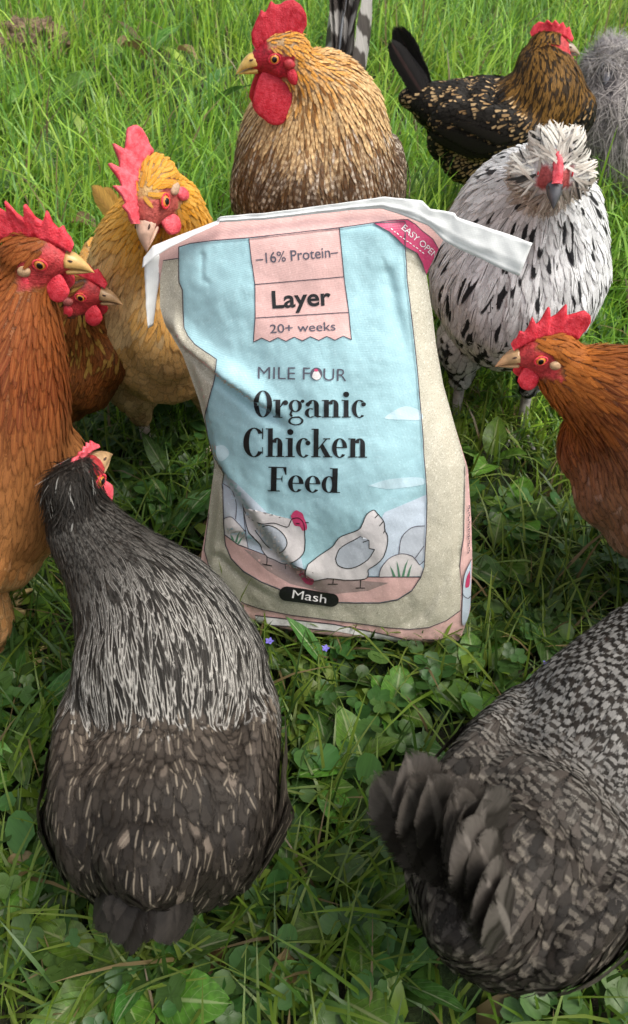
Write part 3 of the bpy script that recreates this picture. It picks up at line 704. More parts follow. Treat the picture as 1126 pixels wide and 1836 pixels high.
# ---- plumage colourings (each returns main colour, second colour, pattern weights bars/lacing/shaft/tip, bar frequency)
def base_arrays(i, a, b): return np.tile(np.array(a, float), (i['n'], 1)), np.tile(np.array(b, float), (i['n'], 1)), np.zeros((i['n'], 4)), np.full(i['n'], 16.)
def col_red(neck_dark=(.16, .035, .008), neck_lit=(.34, .10, .018), bodyc=(.36, .17, .065), pale=(.45, .27, .14), split=.0):
    def f(i):
        A, B, pat, fr = base_arrays(i, bodyc, pale)
        r = i['rn'].random(i['n'])
        nk = np.where(i['isneck'], 1.0, 0.0)*(1) ; nk = np.maximum(nk, sm(i['x'], .06, .12)*sm(i['z'], -.06, .0)*.9)
        nc = mixc(neck_lit, neck_dark, np.clip(sm(i['nt'], .05, .75)*.8+r*.45-.15, 0, 1))
        lw = (sm(i['nt'], .55, 1.0)*.65)[:, None]; nc = nc*(1-lw)+np.array([bodyc])*lw
        A = A*(1-nk[:, None])+nc*nk[:, None]
        B = np.where(nk[:, None] > .5, np.array([[.42, .17, .045]]), B)
        pat[:, 2] = np.where(nk > .5, .30, .25); pat[:, 1] = np.where(nk > .5, .0, .45)
        wh = (r > .93) & (~i['isneck']); A[wh] = A[wh]*1.5+.06
        return A, B, pat, fr
    return f
def col_rooster(i):
    A, B, pat, fr = base_arrays(i, (.40, .27, .15), (.085, .055, .035)); r = i['rn'].random(i['n'])
    zz = np.clip(i['nt'], 0, 1)
    gold = mixc((.72, .34, .06), (.72, .50, .25), sm(zz+r*.4-.1, .25, .70)); cream = mixc((.74, .58, .38), (.60, .40, .20), r)
    lowd = mixc((.30, .235, .18), (.17, .13, .10), r)
    nk = i['neck']; hgt = i['z']
    low = np.clip(sm(i['wz'], .50, .39)+.5*(i['rn'].random(i['n'])-.5), 0, 1)
    A = gold*nk[:, None]+cream*(1-nk[:, None]); A = A*(1-low[:, None])+lowd*low[:, None]
    B = mixc((.30, .11, .02), (.10, .06, .035), np.clip(1-nk+low*.4, 0, 1)); B = B*(1-.45*low[:, None])
    pat[:, 0] = .32+.40*(1-nk)+.35*low; pat[:, 1] = .15
    fr[:] = np.where(i['isneck'], 17, 21)
    k = i['rn'].random(i['n']); dk = (k < .05+.40*low) & (i['head'] < .3); A[dk] = A[dk]*np.array([[.38, .30, .24]])
    li = (k > .80) & (low > .3); A[li] = (.52, .44, .35)
    return A, B, pat, fr
def col_laced(i):
    A, B, pat, fr = base_arrays(i, (.018, .015, .012), (.40, .24, .10)); r = i['rn'].random(i['n']); nk = i['neck']
    br = sm(i['z'], .03, -.03)*sm(i['x'], -.14, .02)
    show = (r < .32+.55*br) & (not i.get('wing', False))
    A = np.where(show[:, None], mixc((.34, .20, .085), (.52, .36, .19), i['rn'].random(i['n'])), A); B = np.tile([.012, .010, .009], (i['n'], 1))
    pat[:, 1] = np.where(show, 1.0, 0)
    ncol = mixc((.27, .135, .026), (.12, .06, .014), r); A = np.where(i['isneck'][:, None], ncol, A)
    B = np.where(i['isneck'][:, None], np.array([[.022, .014, .008]]), B)
    pat[:, 1] = np.where(i['isneck'], .1, pat[:, 1]); pat[:, 2] = np.where(i['isneck'], .95, 0); dkn = i['isneck'] & (r > .62); A[dkn] = A[dkn]*.22
    hd = i['head'] > .4; A[hd] = A[hd]*.55
    return A, B, pat, fr
def col_mottle(i):
    A, B, pat, fr = base_arrays(i, (.74, .75, .77), (.02, .02, .022)); r = i['rn'].random(i['n'])
    A = mixc((.80, .80, .81), (.60, .60, .60), r)
    k = i['rn'].random(i['n'])
    blk = k < np.where(i['isneck'], .10, .13); A[blk] = (.022, .022, .025)
    sp_ = (k > .72) & ~i['isneck']; pat[sp_, 3] = 1.0
    st = (k > .78) & i['isneck']; pat[st, 2] = .9
    hd = i['head'] > .3; q = i['rn'].random(i['n']); A[hd] = mixc((.78, .75, .69), (.50, .44, .38), q)[hd]; A[hd & (q > .90)] = (.04, .038, .035); pat[hd] = 0
    beard = (i['head'] > .02) & (i['hz'] < -.008); A[beard] = mixc((.66, .61, .54), (.33, .27, .22), q)[beard]
    low_dark = sm(i['z'], -.07, -.12); A = A*(1-.35*low_dark[:, None])  # feathers get darker towards the underside
    return A, B, pat, fr
def col_silkie(i):
    r = i['rn'].random(i['n']); r2 = i['rn'].random(i['n'])
    A, B, pat, fr = base_arrays(i, (.30, .29, .30), (.5, .42, .36))
    A = mixc((.58, .55, .57), (.86, .74, .67), r); nk = np.clip(i['neck']*1.3, 0, 1)
    A = A*(1-nk[:, None])+mixc((.17, .155, .155), (.46, .42, .40), r2)*nk[:, None]
    hd = i['head'] > .4; A[hd] = mixc((.30, .30, .33), (.62, .57, .53), r)[hd]
    return A, B, pat, fr
def col_barred(i):
    A, B, pat, fr = base_arrays(i, (.055, .048, .042), (.36, .34, .31)); r = i['rn'].random(i['n'])
    nk = np.clip(i['neck']+sm(i['x'], .0, .12)*sm(i['z'], .0, .06), 0, 1); low = sm(i['x'], .05, -.08)
    A = mixc((.020, .017, .014), (.040, .032, .026), r)
    B = mixc((.24, .23, .215), (.15, .13, .105), low); pat[:, 0] = np.where(nk > .4, .95, 0.0)
    fr[:] = np.where(i['isneck'], 16, 22)*i['rn'].uniform(.7, 1.35, i['n'])
    bk = (nk <= .4); pat[bk, 2] = np.where(r[bk] < .5, .75, .1); pat[bk, 3] = np.where((r[bk] > .60), .85, 0); pat[bk, 0] = np.where(r[bk] > .82, .7, 0)
    ub = sm(i['x'], -.10, .0)*sm(i['z'], .0, .06)*(~i['isneck']); q = i['rn'].random(i['n']); pat[:, 0] = np.where(~i['isneck'], np.where(q < .10+.6*ub, .45+.4*ub, 0), pat[:, 0]); pat[:, 2] = np.where(~i['isneck'], np.where(q > .86, .6, 0), pat[:, 2]); pat[:, 3] = np.where(~i['isneck'] & (q > .6), .8, 0)
    A = np.where((q > .5)[:, None] & ~i['isneck'][:, None], A*1.6+.008, A*.8); fr = np.where(i['isneck'], fr, 22*i['rn'].uniform(.7, 1.3, i['n']))
    return A, B, pat, fr
def col_grey(i):
    A, B, pat, fr = base_arrays(i, (.13, .105, .085), (.42, .38, .33)); r = i['rn'].random(i['n']); nk = i['neck']
    back = mixc((.100, .080, .064), (.060, .047, .037), r); rump = mixc((.016, .013, .011), (.036, .029, .023), r)
    f = sm(i['x'], .0, -.10); A = back*(1-f[:, None])+rump*f[:, None]
    A = np.where(i['isneck'][:, None], mixc((.014, .012, .010), (.028, .023, .019), r), A)
    B = np.where(i['isneck'][:, None], np.array([[.47, .445, .405]]), np.array([[.30, .25, .19]]))
    side = sm(i['nt'], .40, .95)
    q = i['rn'].random(i['n']); pat[:, 1] = np.where(i['isneck'], .06+.80*side*(r > .35), np.where(q < .55, .75, 0)); pat[:, 2] = np.where(i['isneck'], .25*(r > .6), np.where(q > .62, .6, 0)); B = np.where((~i['isneck'] & (q < .55))[:, None], np.array([[.030, .024, .019]]), B); pat[:, 0] = np.where(i['isneck'], .10*(1-side), 0)
    cape = (~i['isneck']) & (i['rn'].random(i['n']) < .75*sm(i['x'], -.01, .07)); A[cape] = A[cape]*.35; B[cape] = (.44, .415, .38); pat[cape, 1] = .7; pat[cape, 2] = 0
    pale = (~i['isneck']) & (r > .96); A[pale] = (.15, .12, .095)
    hd = (i['head'] > .35); pat[hd] = 0; A[hd & (r > .97)] = (.26, .25, .23)
    return A, B, pat, fr
def col_buff(i):
    r = i['rn'].random(i['n']); A, B, pat, fr = base_arrays(i, (.48, .29, .10), (.58, .42, .22))
    A = mixc((.56, .40, .20), (.44, .275, .11), r); nk = i['neck']
    A = A*(1-nk[:, None])+mixc((.70, .31, .025), (.64, .34, .06), r)*nk[:, None]
    up_ = sm(i['z'], .03, .09)*(1-nk); A = A*(1-up_[:, None])+np.array([[.58, .26, .03]])*up_[:, None]
    A = A+(np.array([[.60, .44, .23]])-A)*(sm(i['nt'], .45, .85)*i['isneck']*.8*sm(i['nz'], .75, .35))[:, None]
    pat[:, 2] = .25; pat[:, 1] = .3*(1-nk)
    return A, B, pat, fr
def col_dark_red(i):
    r = i['rn'].random(i['n']); A, B, pat, fr = base_arrays(i, (.10, .03, .008), (.30, .11, .02))
    A = mixc((.13, .035, .008), (.055, .020, .008), r); nk = i['isneck']
    go = nk & (r > .7); A[go] = (.22, .14, .03); pat[:, 2] = .45; pat[:, 1] = .2
    return A, B, pat, fr

def deg(a): return math.radians(a)
def fvec(yaw, pitch=0): return Vector((math.cos(R(yaw))*math.cos(R(pitch)), math.sin(R(yaw))*math.cos(R(pitch)), math.sin(R(pitch))))
# ---- the flock
rooster = bird('rooster', 'big golden rooster with tall red comb standing behind the feed bag', at_d(575, 350, 1.464), R(-98), at_d(505, 98, 1.18), fvec(192, -6), col_rooster,
    pitch=R(20), S=1.14, hs=1.12, comb_k=.74, comb='rooster', comb_mat=M_COMB_DARK, wattle=2.0, skin=(.40, .012, .03), base=(.42, .28, .14), neck_r=1.35, body=(1, 1.12, 1.1), n_up=.10, n_fw=.02, n_bk=.065, feather=.62, spacing=.75,
    beak=(.55, .36, .10), tail=dict(n=11, L=.30, W=.075, up=78, fan=26, A=(.07, .06, .055), B=(.42, .40, .38), pat=(.9, 0, 0, 0), freq=30, over={2: ((.72, .76, .80), (.72, .76, .8), (0, 0, 0, 0), 1)}), lobe=(.42, .03, .04), seed=11)
laced = bird('hen', 'black hen with gold-laced feathers seen side-on behind the white speckled hen', at_d(900, 222, 1.75), R(-14), at_d(984, 82, 1.68), fvec(-14, 0), col_laced,
    pitch=R(6), S=.88, feather=.8, spacing=.85, hs=1.06, comb='low', base=(.02, .016, .012), tail=dict(n=12, L=.17, W=.045, up=68, fan=16, A=(.018, .016, .016), B=(.10, .05, .045), pat=(0, 0, .4, 0), tent=1.2), beak=(.30, .24, .17), lobe=(.40, .06, .06), n_up=.09, n_fw=.04, n_bk=.05, neck_r=1.1, seed=12)
silkie = bird('hen', 'fluffy grey hen at the top right edge of the picture', at_d(1090, 240, 2.02), R(-100), at_d(1092, 112, 1.82), fvec(-105, -28), col_silkie,
    S=1.06, hs=1.0, face_k=.5, puff=1.0, comb=None, wattle=0, skin=(.05, .045, .05), base=(.3, .28, .28), fluffy=.8, beard=1.0, crest=1.0, neck_r=1.35, body=(1, 1.15, 1.15), beak=(.14, .14, .16), lobe=None, feather=1.25, wing=False, tail=dict(n=8, L=.08, W=.03, A=(.3, .28, .28), B=(.4, .38, .36)), seed=13)
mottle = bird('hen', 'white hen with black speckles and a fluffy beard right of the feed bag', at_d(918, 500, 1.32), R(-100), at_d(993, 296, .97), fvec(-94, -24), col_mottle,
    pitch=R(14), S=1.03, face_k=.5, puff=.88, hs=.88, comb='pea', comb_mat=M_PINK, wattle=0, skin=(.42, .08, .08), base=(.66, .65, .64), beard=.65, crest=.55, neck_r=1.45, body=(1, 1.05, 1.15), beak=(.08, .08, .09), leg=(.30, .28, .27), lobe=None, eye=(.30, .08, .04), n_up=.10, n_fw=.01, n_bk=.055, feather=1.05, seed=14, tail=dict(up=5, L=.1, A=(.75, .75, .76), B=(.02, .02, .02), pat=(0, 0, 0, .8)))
red_r = bird('hen', 'chestnut red hen reaching in from the right edge', at_z(1290, 905, .235), R(158), at_d(980, 630, .955), fvec(184, -6), col_red((.12, .026, .006), (.38, .115, .017), (.28, .16, .10), (.42, .29, .2)),
    pitch=R(10), S=1.0, hs=.96, comb='hen', base=(.24, .075, .018), lobe=(.48, .30, .17), n_up=.10, n_fw=.06, neck_r=1.0, seed=15, tail=dict(A=(.25, .09, .03), B=(.1, .04, .02)))
barred = bird('hen', 'dark barred hen with raised tail in the bottom right corner, seen from behind', at_z(1010, 1455, .215), R(46), at_z(1330, 980, .38), fvec(60, -15), col_barred,
    pitch=R(-6), S=.92, feather=.82, spacing=.85, rump=.95, hs=.9, base=(.025, .021, .018), tail=dict(n=18, L=.235, W=.05, up=76, az=16, w=.034, fan=24, A=(.022, .018, .015), B=(.24, .21, .185), pat=(.12, 0, .75, .4), freq=20, tent=.9, bend=.06), n_up=.05, n_fw=.10, neck_r=1.2, seed=16, leg=(.4, .25, .22))
grey = bird('hen', 'grey-brown hen with white-streaked neck in the left foreground, seen from behind', at_z(306, 1345, .20), R(93), at_z(134, 872, .35), fvec(66, 4), col_grey,
    pitch=R(4), S=.88, rump=1.22, hackle=.72, feather=.85, spacing=.85, hs=1.1, comb_k=.52, comb_fw=.02, face_k=.5, comb='low', comb_mat=M_PINK, base=(.04, .033, .026), body=(.84, 1.08, 1.05), tail=dict(n=14, L=.07, W=.045, az=26, up=-4, fan=40, A=(.020, .017, .015), B=(.05, .042, .036), pat=(.2, 0, .5, .3), tent=.35, spread=18, bend=.45), n_up=.03, n_fw=.10, neck_r=1.3, crest=.75, leg=(.45, .16, .17), seed=17)
red_l = bird('hen', 'tall chestnut red hen at the left edge looking at the feed bag', at_z(-150, 960, .235), R(22), at_d(62, 460, .83), fvec(-4, -3), col_red((.13, .026, .007), (.26, .07, .014), (.50, .235, .08), (.60, .40, .20)),
    pitch=R(14), S=1.05, hs=.95, comb='hen', base=(.26, .085, .02), lobe=(.48, .30, .17), n_up=.12, n_fw=.08, neck_r=1.2, seed=18, leg=(.5, .36, .16), tail=dict(A=(.25, .09, .03), B=(.1, .04, .02)), beak=(.50, .30, .10))
red_d = bird('hen', 'dark mahogany hen half hidden behind the tall red hen', at_z(30, 650, .24), R(-12), at_d(138, 520, 1.06), fvec(-8, -4), col_dark_red,
    pitch=R(8), S=.88, hs=.95, comb='low', base=(.06, .02, .008), n_up=.06, n_fw=.05, seed=19, neck_r=1.0, lobe=(.40, .10, .09), tail=dict(A=(.06, .02, .01)))
buff = bird('hen', 'buff golden hen bending its head beside the left of the feed bag', at_d(288, 555, 1.29), R(-78), at_d(274, 342, .965), fvec(-106, -40), col_buff,
    pitch=R(12), S=1.04, hs=1.12, roll=R(14), comb='hen', comb_mat=M_PINK, comb_lean=R(8), skin=(.52, .11, .09), base=(.52, .33, .13), neck_r=1.2, body=(1, 1, 1.12), n_up=.10, n_fw=.01, n_bk=.06, beak=(.60, .40, .30), lobe=(.5, .34, .22), leg=(.45, .38, .32), seed=20, tail=dict(A=(.5, .28, .06), B=(.4, .2, .05)), wattle=.9)

# ================================================================== feed bag
def print_mat(name, col, speck=.10, weave=1.0, dark=None):
    if name in MATS: return MATS[name]
    t = NT(name); p = t.pos()
    mp = t.n('Mapping'); t.set(mp.inputs[0], p); mp.inputs['Rotation'].default_value = (R(-8), 0, R(14))
    fine = t.noise(900, p, 2, .6); blot = t.noise(45, p, 4, .6); fleck = t.noise(380, p, 2)
    c = t.mix(t.math('MULTIPLY', t.ramp(fleck.outputs[0], .56, .68), speck*4.5), col, tuple(min(1, x*1.0+.16) for x in col))
    c = t.mix(t.math('MULTIPLY', t.ramp(fine.outputs[0], .52, .66), speck*3.2), c, tuple(x*.62 for x in col) if dark is None else dark)
    c = t.mix(t.math('MULTIPLY', t.ramp(blot.outputs[0], .45, .75), .16), c, tuple(min(1, x*.82+.02) for x in col))
    pz = t.n('SeparateXYZ', ins={0: p}); dm = t.noise(28, p, 5, .7); dirt = t.math('MULTIPLY', t.ramp(pz.outputs[2], .02, .16, 1.0, 0.0), t.ramp(dm.outputs[0], .45, .68))
    c = t.mix(t.math('MULTIPLY', dirt, .5), c, (.10, .075, .045))
    t.set(t.b.inputs['Base Color'], c); t.b.inputs['Roughness'].default_value = .36; t.b.inputs['Specular IOR Level'].default_value = .5
    wx = t.n('TexWave', wave_type='BANDS', bands_direction='X'); wz = t.n('TexWave', wave_type='BANDS', bands_direction='Z')
    for w_ in (wx, wz): t.set(w_.inputs['Vector'], mp); w_.inputs['Scale'].default_value = 210
    h = t.math('ADD', t.math('MULTIPLY', wx.outputs['Fac'], .35*weave), t.math('MULTIPLY', wz.outputs['Fac'], .35*weave))
    cr_ = t.noise(16, p, 3, .5); wr = t.math('ABSOLUTE', t.math('MULTIPLY_ADD', cr_.outputs[0], 2.0, -1.0))
    h = t.math('ADD', h, t.math('ADD', t.math('MULTIPLY', blot.outputs[0], 2.2), t.math('MULTIPLY', wr, 9.0)))
    t.bump(h, .3, .0007)
    MATS[name] = t.m; return t.m
PK = print_mat('print_pink', srgb('e6bcb7')); TAN = print_mat('print_tan', srgb('cac5b4'), .26, dark=srgb('9a917a')); BLUE = print_mat('print_blue', srgb('a8d0d9'))
HILL = print_mat('print_hill', srgb('cfdcea')); INK = print_mat('print_ink', (.012, .012, .014), .02); ROSE = print_mat('print_rose', srgb('c9436f'), .06)
WHT = print_mat('print_white', srgb('eceaea'), .05); GREYW = print_mat('print_grey_wing', srgb('c3cad4'), .08); HENW = print_mat('print_hen_white', srgb('e2dcdc'), .08)
SHAD = print_mat('print_shade', srgb('a8938f'), .08); GRN = print_mat('print_green', srgb('5f8f72'), .08); GREY_INK = print_mat('print_grey_ink', srgb('5a5866'), .05); OUT = print_mat('print_outline', srgb('4b4450'), .05)
PAPER = print_mat('seam_paper', srgb('e6e8e8'), .04, .4); PAPER.node_tree.nodes['Principled BSDF'].inputs['Roughness'].default_value = .8; CLOUD = print_mat('print_cloud', srgb('c5e0ea'), .06)

def poly_at(pts, f):
    """point at fraction f of a polyline's length"""
    d = [0.0]
    for a, b in zip(pts, pts[1:]): d.append(d[-1]+math.hypot(b[0]-a[0], b[1]-a[1]))
    t = f*d[-1]
    for i in range(len(pts)-1):
        if t <= d[i+1] or i == len(pts)-2:
            k = (t-d[i])/(d[i+1]-d[i]+1e-9); return (pts[i][0]+(pts[i+1][0]-pts[i][0])*k, pts[i][1]+(pts[i+1][1]-pts[i][1])*k)
TOP = [(280, 452), (340, 418), (402, 392), (480, 384), (560, 376), (640, 367), (700, 366), (750, 380), (798, 424)]
BOT = [(356, 1046), (372, 1075), (410, 1104), (470, 1130), (560, 1138), (640, 1148), (730, 1164), (800, 1181)]
LEFT = [(356, 1046), (362, 990), (372, 930), (385, 832), (376, 790), (358, 720), (341, 672), (327, 634), (310, 606), (296, 580), (287, 550), (287, 505), (280, 452)]
RIGHT = [(800, 1181), (828, 1140), (843, 1095), (847, 1010), (845, 930), (839, 840), (815, 762), (795, 690), (782, 620), (775, 560), (764, 490), (798, 424)]
BAG_YAW, BAG_LEAN = R(-13), R(13)
bag_o = at_z(800, 1176, .006)
bn_h = Vector((math.sin(BAG_YAW), -math.cos(BAG_YAW), 0))           # horizontal facing direction
bag_n = (bn_h*math.cos(BAG_LEAN)+Vector((0, 0, math.sin(BAG_LEAN)))).normalized()
def on_plane(px, py, off=0.0):
    d = ray(px, py); t = (bag_o-CO).dot(bag_n)/d.dot(bag_n); return CO+d*t+bag_n*off
def segdist(px, py, a, b):
    vx, vy = b[0]-a[0], b[1]-a[1]; L2 = vx*vx+vy*vy; t = max(0, min(1, ((px-a[0])*vx+(py-a[1])*vy)/L2))
    cx, cy = a[0]+vx*t, a[1]+vy*t; s = ((px-a[0])*vy-(py-a[1])*vx)/math.sqrt(L2)     # >0: above/right of the line
    return math.hypot(px-cx, py-cy), s, t
def crease(px, py, pts, depth, width, ridge, rw):
    best = None
    for i, (a, b) in enumerate(zip(pts, pts[1:])):
        d, s, t = segdist(px, py, a, b)
        if best is None or d < best[0]: best = (d, s, (i+t)/(len(pts)-1))
    d, s, t = best; fade = math.sin(math.pi*min(1, .12+.88*(1-t)))**.5 if t > .5 else 1.0
    fade = max(0, 1-max(0, (t-.55)/.45)**1.5)
    v = -depth*math.exp(-(d/width)**2)*fade
    sd = d if s > 0 else -d
    v += ridge*math.exp(-((sd-rw)/rw)**2)*fade
    return v
def bag_disp(px, py, s, t):
    b = .062*(max(0, math.sin(math.pi*s))**.75)*(math.sin(math.pi*min(1, .16+.80*t)))**.8
    b += crease(px, py, [(300, 600), (350, 628), (410, 660), (480, 700), (540, 730)], .026, 10, .016, 22)
    b += crease(px, py, [(384, 824), (430, 872), (476, 918), (540, 985), (600, 1030)], .014, 16, .006, 24)
    b += crease(px, py, [(440, 935), (500, 958), (545, 985), (575, 1010)], .006, 9, .004, 14)
    b += crease(px, py, [(404, 985), (450, 1010), (520, 1040)], .004, 9, .003, 12)
    b += crease(px, py, [(360, 1090), (455, 1097), (600, 1116), (735, 1147), (800, 1150)], .014, 8, .004, 14)
    b += crease(px, py, [(835, 830), (822, 960), (826, 1090)], .004, 6, .004, 10)
    b += crease(px, py, [(820, 990), (760, 1080), (700, 1110)], .004, 10, .003, 14)
    b += crease(px, py, [(790, 740), (740, 820), (660, 900)], .003, 14, .003, 20)
    b += crease(px, py, [(700, 480), (720, 560), (745, 650)], .0025, 10, .002, 16)
    b += crease(px, py, [(372, 450), (376, 490), (400, 500)], .002, 4, .0012, 8)
    b += .0045*mnoise.noise((px/95, py/120, 1.7)) + .0022*mnoise.noise((px/38, py/60, 5.2)) + .0008*mnoise.noise((px/13, py/17, 8.2))
    edge = min(1, min(s, 1-s)*14, t*16+.1, (1-t)*18+.1)
    return b*edge
def build_bag():
    root = empty('feed_bag', (bag_o.x-.16, bag_o.y+.1, 0), 'slumped woven feed bag printed in blue, pink and tan', 'bag')
    ns, nt = 110, 150; V = []; F = []
    tl, tr, bl, br = TOP[0], TOP[-1], BOT[0], BOT[-1]
    pix = np.zeros((nt+1, ns+1, 2))
    for j in range(nt+1):
        t = j/nt; l = poly_at(LEFT, t); r = poly_at(RIGHT, t)
        for i in range(ns+1):
            s = i/ns; tp = poly_at(TOP, s); bt = poly_at(BOT, s)
            pix[j, i] = [(1-t)*bt[k]+t*tp[k]+(1-s)*l[k]+s*r[k]-((1-s)*(1-t)*bl[k]+s*(1-t)*br[k]+(1-s)*t*tl[k]+s*t*tr[k]) for k in (0, 1)]
    for j in range(nt+1):
        for i in range(ns+1):
            px, py = pix[j, i]; V.append(on_plane(px, py, bag_disp(px, py, i/ns, j/nt)))
    W_ = ns+1
    for j in range(nt):
        for i in range(ns): F.append((j*W_+i, j*W_+i+1, (j+1)*W_+i+1, (j+1)*W_+i))
    nf = len(F); fv = len(V)
    # back of the bag: same rim, bulging away; coarse
    def backpt(j, i):
        s, t = i/ns, j/nt
        th = .150*max(0, math.sin(math.pi*s))**.55*(1-.78*t**1.6)*min(1, (1-t)*10+.05)
        p = on_plane(*pix[j, i], 0)-bag_n*th; p.z = max(p.z, .002); return p
    bi = list(range(0, ns+1, 5)); bj = list(range(0, nt+1, 5)); idx = {}
    for j in bj:
        for i in bi:
            if i in (0, ns): idx[(j, i)] = j*W_+i
            else: idx[(j, i)] = len(V); V.append(backpt(j, i))
    for a, b in zip(bj, bj[1:]):
        for c, d in zip(bi, bi[1:]): F.append((idx[(a, c)], idx[(b, c)], idx[(b, d)], idx[(a, d)]))
    for c, d in zip(bi, bi[1:]):      # floor and mouth of the bag
        F.append((c, idx[(0, c)], idx[(0, d)], d)) if c else F.append((c, idx[(0, d)], d))
        F.append((nt*W_+c, nt*W_+d, idx[(nt, d)], idx[(nt, c)])) if c else F.append((nt*W_+c, nt*W_+d, idx[(nt, d)]))
    F = [tuple(dict.fromkeys(f)) for f in F]; F = [f for f in F if len(f) > 2]
    me = mesh_np('sack', V, F); smooth(me); sack = link('sack', me, PK); attach(sack, root)
    bvh = BVHTree.FromPolygons([tuple(v) for v in V[:fv]], F[:nf])
    vn = [v.normal.copy() for v in me.vertices]
    def proj(px, py, off):
        d = ray(px, py).normalized(); h, n, f, _ = bvh.ray_cast(CO, d)
        if h is None:
            h, n, f, _ = bvh.find_nearest(on_plane(px, py, 0))
        if n.dot(d) > 0: n = -n
        return h+(n*.4-d*.6).normalized()*off
    LAY = .00045
    def emit(bm, name, mat, layer, par, label=None, step=7, extra=0.0):
        xs = [v.co.x for v in bm.verts]; ys = [v.co.y for v in bm.verts]
        for ax, lo, hi in ((0, min(xs), max(xs)), (1, min(ys), max(ys))):
            k = math.floor(lo/step)+1
            while k*step < hi:
                co = Vector((k*step, 0, 0)) if ax == 0 else Vector((0, k*step, 0)); no = Vector((1, 0, 0)) if ax == 0 else Vector((0, 1, 0))
                bmesh.ops.bisect_plane(bm, geom=bm.verts[:]+bm.edges[:]+bm.faces[:], plane_co=co, plane_no=no, dist=1e-5); k += 1
        for v in bm.verts: v.co = proj(v.co.x, v.co.y, LAY*layer+v.co.z*.00002+extra+.0007)
        for f in bm.faces: f.smooth = True
        m = bpy.data.meshes.new(name); bm.to_mesh(m); bm.free()
        o = link(name, m, mat); o.location = (0, 0, 0)
        if par is root: attach(o, root)
        else: o.parent = par; 
        if label: o['label'] = label
        return o
    def face(bm, pts, z=0.0):
        vs = [bm.verts.new((p[0], p[1], z)) for p in pts]; f = bm.faces.new(vs)
        bmesh.ops.triangulate(bm, faces=[f])
    def shape(name, pts, mat, layer, label=None, par=root, step=7):
        bm = bmesh.new(); face(bm, pts); return emit(bm, name, mat, layer, par, label, step)
    def strokes(name, lines, mat, layer, wd=1.6, par=root, label=None):
        bm = bmesh.new()
        for pts in lines:
            out = []
            for a, b in zip(pts, pts[1:]):
                n = max(1, int(math.hypot(b[0]-a[0], b[1]-a[1])/6))
                for k in range(n): out.append((a[0]+(b[0]-a[0])*k/n, a[1]+(b[1]-a[1])*k/n))
            out.append(pts[-1]); L = []; Rr = []
            for i, p in enumerate(out):
                a = out[max(0, i-1)]; b = out[min(len(out)-1, i+1)]; dx, dy = b[0]-a[0], b[1]-a[1]; m = math.hypot(dx, dy)+1e-9
                L.append(bm.verts.new((p[0]-dy/m*wd/2, p[1]+dx/m*wd/2, 0))); Rr.append(bm.verts.new((p[0]+dy/m*wd/2, p[1]-dx/m*wd/2, 0)))
            for i in range(len(out)-1): bm.faces.new((L[i], L[i+1], Rr[i+1], Rr[i]))
        return emit(bm, name, mat, layer, par, label, 400)
    def curve(pts, n=6):
        """Catmull-Rom through traced points"""
        P_ = [pts[0]]+list(pts)+[pts[-1]]; out = []
        for i in range(1, len(P_)-2):
            for k in range(n):
                t = k/n; a, b, c, d = P_[i-1:i+3]
                out.append(tuple(.5*(2*b[q]+(c[q]-a[q])*t+(2*a[q]-5*b[q]+4*c[q]-d[q])*t*t+(3*b[q]-a[q]-3*c[q]+d[q])*t**3) for q in (0, 1)))
        return out+[pts[-1]]
    # --- big printed fields
    tan = [(293, 466), (322, 462), (330, 440), (500, 440), (726, 442), (747, 453), (764, 491), (775, 560), (782, 620), (795, 690), (815, 762), (835, 832), (834, 900), (832, 960), (824, 1020), (826, 1060), (825, 1094), (800, 1112), (770, 1124), (735, 1128), (690, 1124), (640, 1117), (590, 1111), (520, 1102), (470, 1092), (440, 1082), (412, 1066), (388, 1044), (374, 1010), (367, 985), (375, 920), (385, 832), (376, 790), (358, 720), (341, 672), (327, 634), (310, 606), (296, 580), (287, 550), (287, 505)]
    shape('side_print', tan, TAN, 1, 'tan speckled border print', step=4)
    strokes('side_print_line', [[(293, 467), (322, 463)]], OUT, 2.2, 1.3); strokes('side_print_line', [tan[16:31]], OUT, 2.2, 1.3)
    blue_l = [(404, 960), (402, 910), (400, 868), (404, 848), (396, 838), (384, 818), (374, 782), (369, 748), (376, 716), (383, 690), (388, 660), (389, 645), (370, 632), (350, 618), (338, 603), (331, 588), (330, 555), (329, 520), (323, 506), (322, 480), (322, 443)]
    blue_t = [(322, 443), (343, 437), (390, 432), (447, 428), (530, 419), (609, 410), (669, 401), (726, 398)]
    blue_r = [(726, 398), (726, 442), (729, 500), (737, 570), (745, 640), (754, 740), (761, 830), (765, 900), (763, 960), (760, 1015), (754, 1034), (738, 1058), (712, 1074), (680, 1080), (640, 1080), (590, 1079), (550, 1072), (510, 1059), (470, 1043), (438, 1024), (416, 1001), (406, 978), (404, 960)]
    panel = shape('printed_panel', blue_l[:-1]+blue_t[:-1]+blue_r[:-1], BLUE, 2, 'pale blue printed sky panel', step=4)
    strokes('panel_outline', [blue_l, blue_t, blue_r], OUT, 7, 1.7)
    # --- landscape
    shape('printed_hill', [(640, 1032), (648, 985), (690, 918), (720, 905), (764, 886), (763, 960), (759, 1015), (755, 1032)], HILL, 3, par=root)
    shape('printed_hill', [(404, 958), (402, 910), (401, 870), (405, 848), (440, 880), (478, 918), (510, 958), (540, 1000), (545, 1022), (470, 996), (428, 976)], HILL, 3)
    for c in ([(700, 740), (725, 728), (752, 736), (755, 752), (720, 752), (690, 750)], [(660, 870), (700, 858), (755, 856), (758, 868), (700, 876)], [(388, 800), (402, 798), (412, 812), (400, 826), (390, 820)]):
        shape('printed_cloud', curve(c+[c[0]])[:-1], CLOUD, 3)
